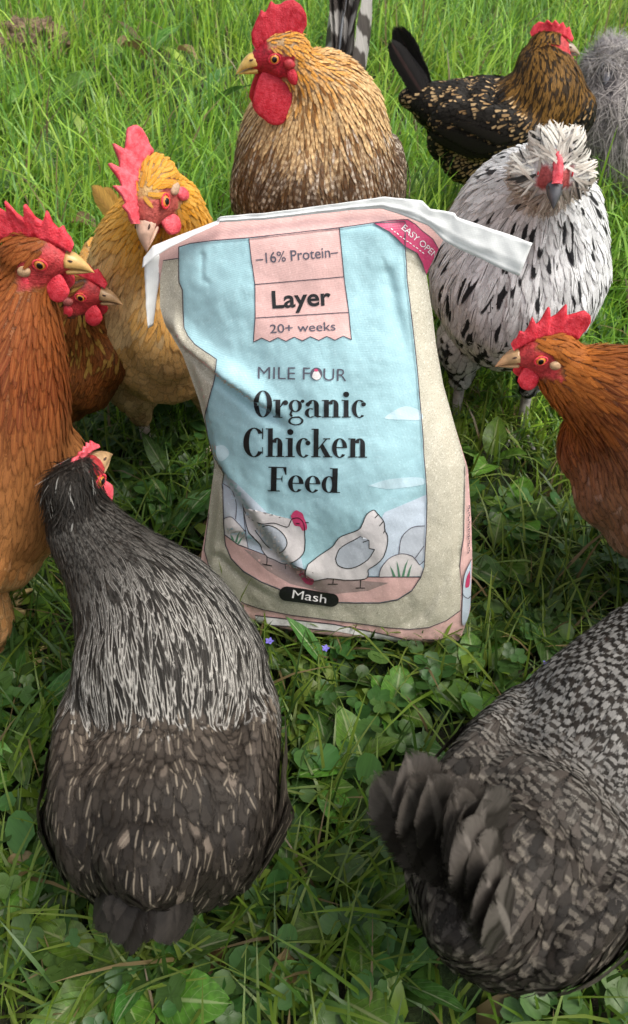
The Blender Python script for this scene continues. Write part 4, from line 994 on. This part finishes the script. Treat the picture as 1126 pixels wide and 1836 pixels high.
    ground_pts = [(404, 958), (428, 976), (470, 993), (510, 1006), (545, 1020), (580, 1032), (640, 1033.5), (755, 1033.5), (738, 1057), (712, 1073), (680, 1079), (640, 1079), (590, 1078), (550, 1071), (510, 1058), (470, 1042), (438, 1023), (416, 1000), (406, 977)]
    shape('printed_ground', ground_pts, PK, 3.6)
    shape('printed_shadow', [(438, 984), (470, 993), (520, 1010), (552, 1024), (600, 1036), (697, 1044), (660, 1058), (600, 1064), (560, 1056), (520, 1046), (480, 1022)], SHAD, 4.1)
    strokes('ground_line', [ground_pts[0:8]], OUT, 4.7, 1.4)
    dome2 = curve([(715, 992), (719, 965), (732, 949), (745, 943), (761, 942)]); dome1 = curve([(680, 1033), (684, 1017), (698, 1000), (718, 992), (736, 995), (744, 1001), (752, 1012)])
    shape('printed_bush', dome2+[(761, 990), (755, 1008), (740, 1000)], GREYW, 3.3); shape('printed_bush', dome1+[(758, 1018), (755, 1032)], HENW, 4.2)
    shape('printed_bush', curve([(401, 867), (417, 878), (424, 902), (424, 940)])+[(402, 945)], GREYW, 3.3); shape('printed_bush', curve([(401, 932), (406, 928), (416, 927), (427, 938), (438, 952), (445, 982)])+[(428, 975), (405, 957)], HENW, 4.2)
    strokes('bush_line', [dome2, dome1, [(752, 1012), (762, 1003)], [(744, 1000), (760, 978)], curve([(401, 867), (417, 878), (424, 902), (423, 931)]), curve([(437, 902), (438, 930), (441, 953), (446, 984)]), curve([(401, 932), (406, 928), (416, 927), (427, 938), (440, 952)])], OUT, 4.9, 1.2)
    for x, dx, h in ((707, -8, 20), (716, -5, 29), (722, 10, 33), (731, 8, 24), (419, -5, 12), (424, 8, 22), (428, 12, 16)):
        y0 = 1033 if x > 500 else 958+(x-404)*.7; bm = bmesh.new()
        face(bm, [(x-2.2, y0), (x+2.2, y0), (x+dx*.5+1.2, y0-h*.6), (x+dx, y0-h), (x+dx*.5-1.6, y0-h*.6)], 0)
        emit(bm, 'printed_grass', GRN, 5.2, root)
    # --- the two printed hens
    h1 = [(438, 909), (446, 926), (470, 938), (492, 937), (515, 944), (521, 935), (525, 929), (536, 928), (545, 938), (547, 960), (547, 976), (545, 989), (536, 1000), (523, 1008), (508, 1011), (492, 1004), (479, 998), (470, 986), (467, 975), (454, 962), (445, 951), (439, 927)]
    c1 = curve(h1+[h1[0]], 4); shape('printed_hen', c1[:-1], HENW, 5, 'white printed hen standing with pink comb')
    w1 = [(464, 947), (483, 941), (505, 953), (515, 973), (503, 990), (483, 980), (466, 962), (458, 950)]; cw1 = curve(w1+[w1[0]], 4); shape('printed_wing', cw1[:-1], GREYW, 5.5)
    cb = [(522, 924), (526, 918), (531, 914), (537, 916), (543, 920), (546, 929), (549, 935), (551, 944), (549, 949), (543, 950), (538, 943), (529, 941), (525, 933)]; shape('printed_comb', curve(cb+[cb[0]], 4)[:-1], ROSE, 5.6)
    h2 = [(552, 1011), (574, 994), (596, 979), (604, 968), (613, 960), (642, 949), (650, 938), (657, 922), (669, 913.5), (676, 919), (688, 934), (690, 949), (695, 961), (693.5, 979), (687, 998), (676, 1010), (661, 1020), (661, 1029), (654, 1037), (623, 1039), (589, 1036), (565, 1040), (551, 1036), (548, 1024)]
    c2 = curve(h2+[h2[0]], 4); shape('printed_hen', c2[:-1], HENW, 5, 'white printed hen pecking at the ground')
    w2 = [(602, 1000), (608, 985), (618, 976), (635, 967), (647, 960), (651, 971), (662, 967), (662, 982), (672, 984), (660, 1002), (639, 1015), (621, 1018), (606, 1012)]; shape('printed_wing', w2, GREYW, 5.5)
    shape('printed_comb', curve([(534, 1026), (540, 1022), (548, 1029), (556, 1034), (563, 1038), (561, 1047), (550, 1046), (542, 1038), (534, 1026)], 4)[:-1], ROSE, 5.6)
    strokes('hen_line', [c1, cw1[2:], c2, curve(w2[:5], 3), w2[5:9], curve(w2[8:]+[w2[0]], 3), [(672, 928), (679, 921)], [(680, 942), (687, 934)], [(687, 955), (691, 948)], [(479, 998), (479, 1012)], [(471, 1010), (488, 1014)], [(511, 1011), (512, 1020)], [(598, 1037), (597, 1046)], [(588, 1046), (606, 1046)], [(647, 1039), (646, 1053)], [(638, 1053), (655, 1053)], [(547, 936), (554, 936)], [(531, 937), (538, 938)]], INK, 6.1, 1.5)
    # --- label, ribbon, pill
    lab_l = [(447, 428.5), (452, 470), (457.5, 510), (458, 570), (455, 613)]; lab_r = [(609, 410), (617, 496), (625.5, 560), (630, 609)]
    zz = []
    for k in range(13):
        f = k/12; zz.append((455+175*f, 613-4*f - (7 if k % 2 else 0)))
    lab = lab_l+zz[1:-1]+lab_r[::-1]
    shape('printed_label', lab, PK, 3, 'pink printed label with zigzag lower edge')
    strokes('label_line', [lab_l, lab_r, zz, [(458, 510), (617, 496)], [(458, 570), (625.5, 560)]], OUT, 4.2, 1.5)
    rib = [(669, 401), (700, 396), (731, 394), (744, 402), (757, 414), (776, 428), (787, 446), (777, 470), (764, 492), (757, 472), (747, 453), (726, 442), (712, 428), (698, 416)]
    shape('printed_ribbon', rib, ROSE, 6, 'rose pink corner ribbon'); strokes('ribbon_line', [rib+[rib[0]], curve([(722, 386), (760, 394), (785, 408), (797, 424)])], OUT, 6.6, 1.3)
    pill = []
    for k in range(10): a = math.pi/2+math.pi*k/9; pill.append((515+14*math.cos(a), 1063-13*math.sin(a)))
    for k in range(10): a = -math.pi/2+math.pi*k/9; pill.append((595+13*math.cos(a), 1074.5-12*math.sin(a)))
    shape('printed_pill', pill, INK, 7.6, 'black rounded label')
    # --- right gusset, bottom edge
    strokes('gusset_line', [[(833, 836), (831, 960), (824, 1015)], [(824, 1015), (829, 1060), (826, 1094), (828, 1120)], curve([(845, 1002), (832, 1030), (829, 1062), (838, 1072), (844, 1068)])], OUT, 3, 1.2)
    shape('printed_gusset', curve([(845, 1004), (833, 1030), (830, 1062), (829, 1118), (838, 1112), (844, 1080)], 4), HILL, 2); shape('printed_comb', curve([(842, 1022), (836, 1036), (834, 1052), (841, 1050), (843, 1034)], 4), ROSE, 3)
    strokes('gusset_writing', [[(841+1.4*math.sin(k*2.1), 905+k*4.2), (839.5+1.6*math.cos(k*1.7), 908+k*4.2)] for k in range(21)], OUT, 3, 1.6)
    shape('bottom_fold', [(458, 1104), (520, 1111), (600, 1120), (680, 1136), (735, 1149), (735, 1156), (680, 1145), (600, 1131), (520, 1122), (460, 1118)], WHT, 1.5, 'white folded bottom hem'); strokes('hem_line', [[(458, 1103), (520, 1110), (600, 1119), (680, 1135), (735, 1148)], [(462, 1119), (520, 1123), (600, 1132)], [(757, 1146), (790, 1148), (822, 1150)], [(789, 1150), (806, 1172)], [(362, 1008), (380, 1052), (392, 1060)]], OUT, 2.4, 2.0)
    # --- lettering
    def text(body, p0, p1, h, mat, layer, bold=0.0, up=None, name='lettering'):
        cu = bpy.data.curves.new('t', 'FONT'); cu.body = body; cu.offset = bold; cu.resolution_u = 6; cu.fill_mode = 'FRONT'
        o = bpy.data.objects.new('t', cu); COL.objects.link(o); dg = bpy.context.evaluated_depsgraph_get()
        m = bpy.data.meshes.new_from_object(o.evaluated_get(dg)); bpy.data.objects.remove(o)
        bm = bmesh.new(); bm.from_mesh(m); xs = [v.co.x for v in bm.verts]; x0, x1 = min(xs), max(xs)
        dx, dy = p1[0]-p0[0], p1[1]-p0[1]; L = math.hypot(dx, dy); ux, uy = (dy/L*h, -dx/L*h) if up is None else (up[0]*h, up[1]*h)
        cap = .70
        for v in bm.verts:
            f = (v.co.x-x0)/(x1-x0); g = v.co.y/cap; v.co = Vector((p0[0]+dx*f+ux*g, p0[1]+dy*f+uy*g, 0))
        return emit(bm, name, mat, layer, root, None, 9)
    text('\u201316% Protein\u2013', (460, 473), (607, 460), 19, GREY_INK, 4.4, .004)
    text('Layer', (489, 552.5), (594, 546), 31, INK, 4.4, .022)
    text('20+ weeks', (485, 597), (602, 592), 15.5, GREY_INK, 4.4, .004)
    text('MILE F', (463, 679), (556, 680.5), 22.5, GREY_INK, 4.4, -.006)
    text('UR', (580, 682), (621, 683), 22.5, GREY_INK, 4.4, -.006)
    circ = lambda cx, cy, rx, ry=None: [(cx+rx*math.cos(k*math.pi/12), cy+(ry or rx)*math.sin(k*math.pi/12)) for k in range(24)]
    shape('printed_emblem', circ(567.5, 670, 10.5, 11.5), GREY_INK, 4.4); shape('printed_emblem', curve([(560, 676), (562, 668), (567, 664), (572, 667), (575, 676), (568, 681), (560, 676)], 4)[:-1], HENW, 4.9); shape('printed_comb', circ(567, 663.5, 3.6, 2.6), ROSE, 5.3)
    text('Mash', (524, 1070.5), (585, 1080), 15, WHT, 8.2, .0)
    text('EASY OPEN', (719, 411), (780, 463), 11, WHT, 7.2, .0)
    strokes('ribbon_writing', [[(700+k*5.6, 410+k*4.1+(k % 2)), (703.5+k*5.6, 412.5+k*4.1)] for k in range(11)], WHT, 7.2, 1.6)
    # didone headline glyphs: thick stems, hairline joins
    rect = lambda x0, y0, x1, y1: [(x0, y0), (x1, y0), (x1, y1), (x0, y1)]
    def ring(cx, cy, rx, ry, tx, ty, a0=0, a1=360):
        n = 26; o_, i_ = [], []
        for k in range(n+1):
            a = R(a0+(a1-a0)*k/n); o_.append((cx+rx*math.cos(a), cy+ry*math.sin(a))); i_.append((cx+(rx-tx)*math.cos(a), cy+(ry-ty)*math.sin(a)))
        return ('ring', o_, i_)
    disc = lambda cx, cy, r: [(cx+r*math.cos(k*math.pi/9), cy+r*math.sin(k*math.pi/9)) for k in range(18)]
    arch = [rect(.42, 0, .59, .47), rect(.35, 0, .66, .035), ring(.40, .45, .19, .225, .165, .05, 0, 165)]
    stem = lambda h: [rect(.08, 0, .25, h), rect(0, h-.035, .12, h), rect(0, 0, .33, .035)]
    G = {'F': (.68, [rect(.10, 0, .29, 1), rect(0, .955, .62, 1), [(.62, 1), (.50, .96), (.59, .68), (.62, .68)], rect(.28, .49, .46, .53), [(.44, .51), (.49, .68), (.49, .34)], rect(0, 0, .41, .04)]),
         'e': (.57, [ring(.27, .33, .265, .345, .155, .035, 2, 318), rect(.10, .33, .52, .368)]),
         'd': (.68, [ring(.26, .33, .25, .345, .145, .035), rect(.37, 0, .54, 1), rect(.28, .963, .40, 1), rect(.5, 0, .64, .035)]),
         'C': (.78, [ring(.38, .5, .38, .52, .20, .035, 38, 322), rect(.655, .62, .69, 1.0), rect(.66, .10, .685, .34)]),
         'h': (.70, stem(1.0)+arch), 'n': (.70, stem(.67)+arch), 'i': (.36, stem(.67)+[disc(.165, .88, .105)]),
         'c': (.54, [ring(.27, .33, .265, .345, .155, .035, 52, 312), disc(.42, .50, .085)]),
         'k': (.72, stem(1.0)+[[(.24, .26), (.55, .64), (.50, .64), (.24, .32)], [(.30, .36), (.42, .47), (.68, .02), (.49, .02)], rect(.42, .63, .66, .67), rect(.42, 0, .74, .035)]),
         'r': (.53, stem(.67)+[disc(.43, .56, .095), [(.25, .44), (.33, .60), (.44, .655), (.44, .62), (.34, .55), (.25, .38)]]),
         'g': (.58, [ring(.25, .44, .235, .235, .13, .035), ring(.27, -.13, .27, .17, .08, .045), [(.09, .26), (.03, .12), (.09, .02), (.16, .06), (.12, .14), (.14, .24)], [(.09, .02), (.38, .05), (.44, .02), (.40, -.02), (.12, -.02)], disc(.51, .62, .065), [(.40, .58), (.50, .68), (.52, .66), (.42, .55)]]),
         'a': (.60, [rect(.34, .05, .50, .46), ring(.29, .45, .21, .225, .16, .035, 0, 160), disc(.12, .50, .08), ring(.21, .175, .20, .185, .135, .03, 55, 310), [(.36, .10), (.36, .05), (.44, 0), (.60, .02), (.58, .05), (.50, .07)]]),
         'O': (.70, [ring(.33, .5, .33, .52, .18, .03)])}
    def headline(word, p0, p1, h, layer):
        tot = sum(G[c][0] for c in word)-.06; dx, dy = p1[0]-p0[0], p1[1]-p0[1]; L = math.hypot(dx, dy); ux, uy = dy/L*h, -dx/L*h
        bm = bmesh.new(); x = 0.0; z = 0
        def T(q, z_): f = (x+q[0])/tot; return bm.verts.new((p0[0]+dx*f+ux*q[1], p0[1]+dy*f+uy*q[1], z_))
        for c in word:
            for comp in G[c][1]:
                z += 1; zz_ = float(z % 7)
                if comp[0] == 'ring':
                    a = [T(q, zz_) for q in comp[1]]; b = [T(q, zz_) for q in comp[2]]
                    for k in range(len(a)-1): bm.faces.new((a[k], a[k+1], b[k+1], b[k]))
                else:
                    f = bm.faces.new([T(q, zz_) for q in comp]); bmesh.ops.triangulate(bm, faces=[f])
            x += G[c][0]
        return emit(bm, 'lettering', INK, layer, root, None, 9)
    headline('Organic', (455, 748), (655, 748), 47, 4.4); headline('Chicken', (437, 818), (657, 820), 51, 4.4); headline('Feed', (481, 880), (609, 883), 44, 4.4)
    # --- torn paper seam along the mouth, its loose end and the hanging left flap
    def ribbon(name, upper, lower, n, m, off, crump, thick, label, fold=0.0, seed=0):
        V = []; F = []
        for i in range(n+1):
            a = poly_at(upper, i/n); b = poly_at(lower, i/n)
            for j in range(m+1):
                f = j/m; px = a[0]+(b[0]-a[0])*f; py = a[1]+(b[1]-a[1])*f
                o_ = off(i/n, f)+crump*(mnoise.noise((px/26+seed, py/20, 2.2))+.35*abs(mnoise.noise((px/14, py/11+seed, 4.1))))+fold*math.exp(-((f-.62)/.05)**2)
                V.append(on_plane(px, py, o_))
        for i in range(n):
            for j in range(m): F.append((i*(m+1)+j, i*(m+1)+j+1, (i+1)*(m+1)+j+1, (i+1)*(m+1)+j))
        N = len(V); V += [v-bag_n*thick for v in V]; F += [tuple(N+q for q in f[::-1]) for f in F]
        rim = [i*(m+1) for i in range(n+1)]+[n*(m+1)+j for j in range(1, m+1)]+[i*(m+1)+m for i in range(n-1, -1, -1)]+[j for j in range(m-1, 0, -1)]
        for a, b in zip(rim, rim[1:]+rim[:1]): F.append((a, b, N+b, N+a))
        me = mesh_np(name, V, F); bm = bmesh.new(); bm.from_mesh(me); bmesh.ops.recalc_face_normals(bm, faces=bm.faces); bm.to_mesh(me); bm.free(); smooth(me)
        o = link(name, me, PAPER); attach(o, root); o['label'] = label; return o
    ribbon('top_seam', [(398, 386), (404, 382), (480, 376), (560, 366), (640, 355), (692, 347), (760, 354), (775, 368), (818, 374), (822, 382), (955, 425)],
           [(400, 393), (408, 392), (480, 388), (560, 379), (640, 370), (690, 368), (738, 384), (772, 398), (800, 424), (822, 436), (932, 484)], 90, 9, lambda u, f: .016+.02*max(0, u-.6), .0020, .0016, 'torn white paper seam strip trailing off the bag mouth', .004, 3)
    ribbon('left_flap', [(403, 388), (360, 405), (310, 424), (281, 436), (264, 458)], [(403, 393), (362, 412), (318, 434), (290, 452), (270, 470)], 40, 5, lambda u, f: .012+.012*f, .0016, .0014, 'cream turned-down rim of the bag mouth', 0, 7)
    ribbon('left_flap', [(264, 456), (266, 500), (268, 550), (271, 584)], [(290, 454), (288, 490), (280, 530), (273, 585)], 24, 5, lambda u, f: .010-.012*f, .0016, .0014, 'white torn strip hanging at the left of the bag mouth', 0, 9)
    return root
build_bag()

# ================================================================== weeds one can pick out
WEEDS = [
 (600, 1225, 'lance', 4, .085, 'upright pointed leaves in front of the bag base', (55, 80)),
 (560, 1240, 'dandelion', 5, .10, 'dandelion rosette with pale midribs below the feed bag', (10, 45)),
 (650, 1330, 'dandelion', 5, .105, 'dandelion rosette lying between the grey and the barred hen', (8, 35)),
 (640, 1395, 'oval', 4, .05, 'broad leaf weed left of the barred hen tail', (25, 60)),
 (548, 1440, 'oval', 4, .045, 'small bright leaf weed right of the grey hen flank', (20, 55)),
 (625, 1480, 'round', 3, .032, 'little round leaf weed low between the two foreground hens', (40, 70)),
 (850, 1240, 'oval', 6, .055, 'clump of oval leaves above the barred hen back', (15, 50)),
 (770, 1250, 'round', 5, .036, 'ground ivy tuft right below the bag corner', (20, 60)),
 (700, 1290, 'round', 5, .036, 'ground ivy tuft in the middle of the lawn gap', (20, 60)),
 (880, 1010, 'oval', 5, .052, 'pale oval leaf weed between the bag and the right red hen', (15, 55)),
 (925, 950, 'oval', 5, .050, 'leafy weed under the right red hen neck', (15, 55)),
 (875, 850, 'oval', 4, .055, 'upright oval leaf weed beside the bag right edge', (45, 75)),
 (950, 1075, 'lance', 4, .12, 'long bladed weed left of the barred hen neck', (25, 60)),
 (1010, 1040, 'oval', 5, .045, 'low leafy weed below the right red hen breast', (15, 45)),
 (900, 1150, 'round', 6, .034, 'clover-like tuft right of the bag bottom corner', (20, 60)),
 (510, 1128, 'oval', 2, .036, 'two bright leaves standing against the bag bottom', (60, 80)),
 (576, 1128, 'lance', 2, .055, 'bright pointed blade crossing the bag bottom hem', (35, 60)),
 (250, 925, 'oval', 3, .045, 'bright round leaf weed beside the grey hen head', (30, 60)),
 (300, 980, 'lance', 4, .09, 'narrow leaf weed between the grey hen neck and the bag', (40, 75)),
 (330, 900, 'lance', 5, .09, 'grassy weed left of the bag below the buff hen', (40, 75)),
 (200, 1740, 'oval', 5, .055, 'three-leaved weed below the grey hen at the bottom edge', (20, 55)),
 (250, 1800, 'oval', 5, .06, 'large lobed leaf weed at the very bottom left of the frame', (10, 40)),
 (290, 1740, 'lance', 3, .085, 'pointed leaf in front of the grey hen leg', (60, 82)),
 (590, 1790, 'oval', 5, .05, 'broad leaf weed at the bottom centre edge', (15, 45)),
 (520, 1690, 'lance', 5, .08, 'strap leaf weed right of the grey hen right leg', (30, 65)),
 (640, 1660, 'oval', 4, .05, 'oval leaf weed left of the barred hen belly', (20, 50)),
 (700, 1760, 'lance', 5, .085, 'narrow leaf weed under the barred hen tail', (25, 65)),
 (60, 1400, 'oval', 5, .055, 'pale leaf weed at the left edge by the grey hen flank', (15, 50)),
 (40, 1520, 'oval', 5, .055, 'yellowish leaf weed at the left edge lower down', (15, 50)),
 (60, 1640, 'lance', 5, .10, 'long grassy weed in the bottom left corner', (15, 50)),
 (40, 1300, 'lance', 4, .11, 'thin leaved weed by the left red hen foot', (30, 70)),
 (1100, 350, 'lance', 4, .20, 'long bright blades at the right edge behind the speckled hen', (35, 65)),
 (1085, 640, 'lance', 5, .14, 'long green blades behind the right red hen', (40, 75)),
 (95, 205, 'oval', 3, .11, 'pale lobed weed in the tall grass at the upper left', (20, 50)),
 (255, 130, 'oval', 2, .13, 'bright single leaf in the far grass left of the rooster', (30, 60)),
 (360, 210, 'lance', 4, .16, 'light green strap leaves left of the rooster wattle', (25, 60)),
 (390, 330, 'oval', 3, .08, 'dark oval leaves between the buff hen and the rooster', (25, 60)),
 (120, 380, 'lance', 4, .2, 'tall blades behind the left red hen comb', (45, 75)),
]
for k, (px, py, kd, n, L, lab, lf) in enumerate(WEEDS): weed(px, py, kd, n, L, lab, seed=k+3, lift=lf)
DRY = [(535, 1715, .05, 'dry brown leaf right of the grey hen feet'), (400, 1750, .06, 'curled brown leaf behind the grey hen right foot'), (575, 1560, .04, 'brown leaf scrap between the foreground hens'), (15, 1575, .05, 'brown leaf at the left edge'),
       (215, 85, .12, 'tan dry leaf in the far grass'), (320, 90, .08, 'small dry leaf in the far grass left of the rooster'), (130, 400, .07, 'dry leaf scrap in the grass above the left red hen'), (850, 70, .07, 'tan leaf scrap in the grass above the laced hen')]
for k, (px, py, L, lab) in enumerate(DRY):
    g = at_z(px, py, .02 if py > 500 else .10); o = link('dry_leaf', leaf_mesh('dry_leaf', L, L*.6, 'oval', .8, k+40, 1.2), M_DRY); o.location = g
    o.rotation_euler = (random.uniform(-.4, .4), random.uniform(-.6, .1), random.uniform(0, 6.28)); tag(o, lab, 'dry leaf', 'dry leaves in the grass')
# small violet flowers of the ground ivy
M_VIOLET = plain('violet_petal', (.20, .17, .62), .5, .2, 300, 0)
for px, py, lab in ((583, 1163, 'violet flower just below the bag centre'), (765, 1193, 'violet flower below the bag right corner'), (981, 1190, 'violet flower above the barred hen back'), (483, 1150, 'violet flower beside the grey hen shoulder')):
    g = at_z(px, py, .045); root = empty('violet_flower', (g.x, g.y, 0), lab, 'flower', 'small violet flowers')
    bm = bmesh.new()
    for q in range(5):
        a = q*1.2566; ax = Vector((math.cos(a), math.sin(a), .25)); sx = Vector((-math.sin(a), math.cos(a), 0)); c = Vector((0, 0, .045))
        vs = [bm.verts.new(c), bm.verts.new(c+ax*.0035+sx*.0022), bm.verts.new(c+ax*.0062), bm.verts.new(c+ax*.0035-sx*.0022)]; bm.faces.new(vs)
    m = bpy.data.meshes.new('petals'); bm.to_mesh(m); bm.free(); link('petals', m, M_VIOLET, root)
    link('stem', tube_mesh('stem', [(0, 0, -.005), (.003, .002, .025), (0, 0, .045)], .0011, .0009, 5), M_STEM, root)
# clod of bare earth and roots at the upper left
def clod():
    bm = bmesh.new(); bmesh.ops.create_icosphere(bm, subdivisions=5, radius=1)
    for v in bm.verts:
        d = 1+.28*mnoise.noise(v.co*1.9)+.22*mnoise.noise(v.co*5.1)+.10*mnoise.noise(v.co*13)
        v.co = Vector((v.co.x*.13*d, v.co.y*.10*d, max(-.02, v.co.z*.085*d+.03)))
    m = bpy.data.meshes.new('earth_clod'); bm.to_mesh(m); bm.free()
    t = NT('clod'); nz = t.noise(60, t.pos(), 5, .7); t.set(t.b.inputs['Base Color'], t.mix(t.ramp(nz.outputs[0], .3, .7), (.05, .032, .02), (.30, .20, .13))); t.b.inputs['Roughness'].default_value = .95; t.bump(nz.outputs[0], .8, .01)
    o = link('earth_clod', m, t.m); o.location = at_z(52, 95, .05)*1.0; o.location.z = .035; tag(o, 'brown clod of earth and roots in the grass at the upper left', 'clod')
clod()
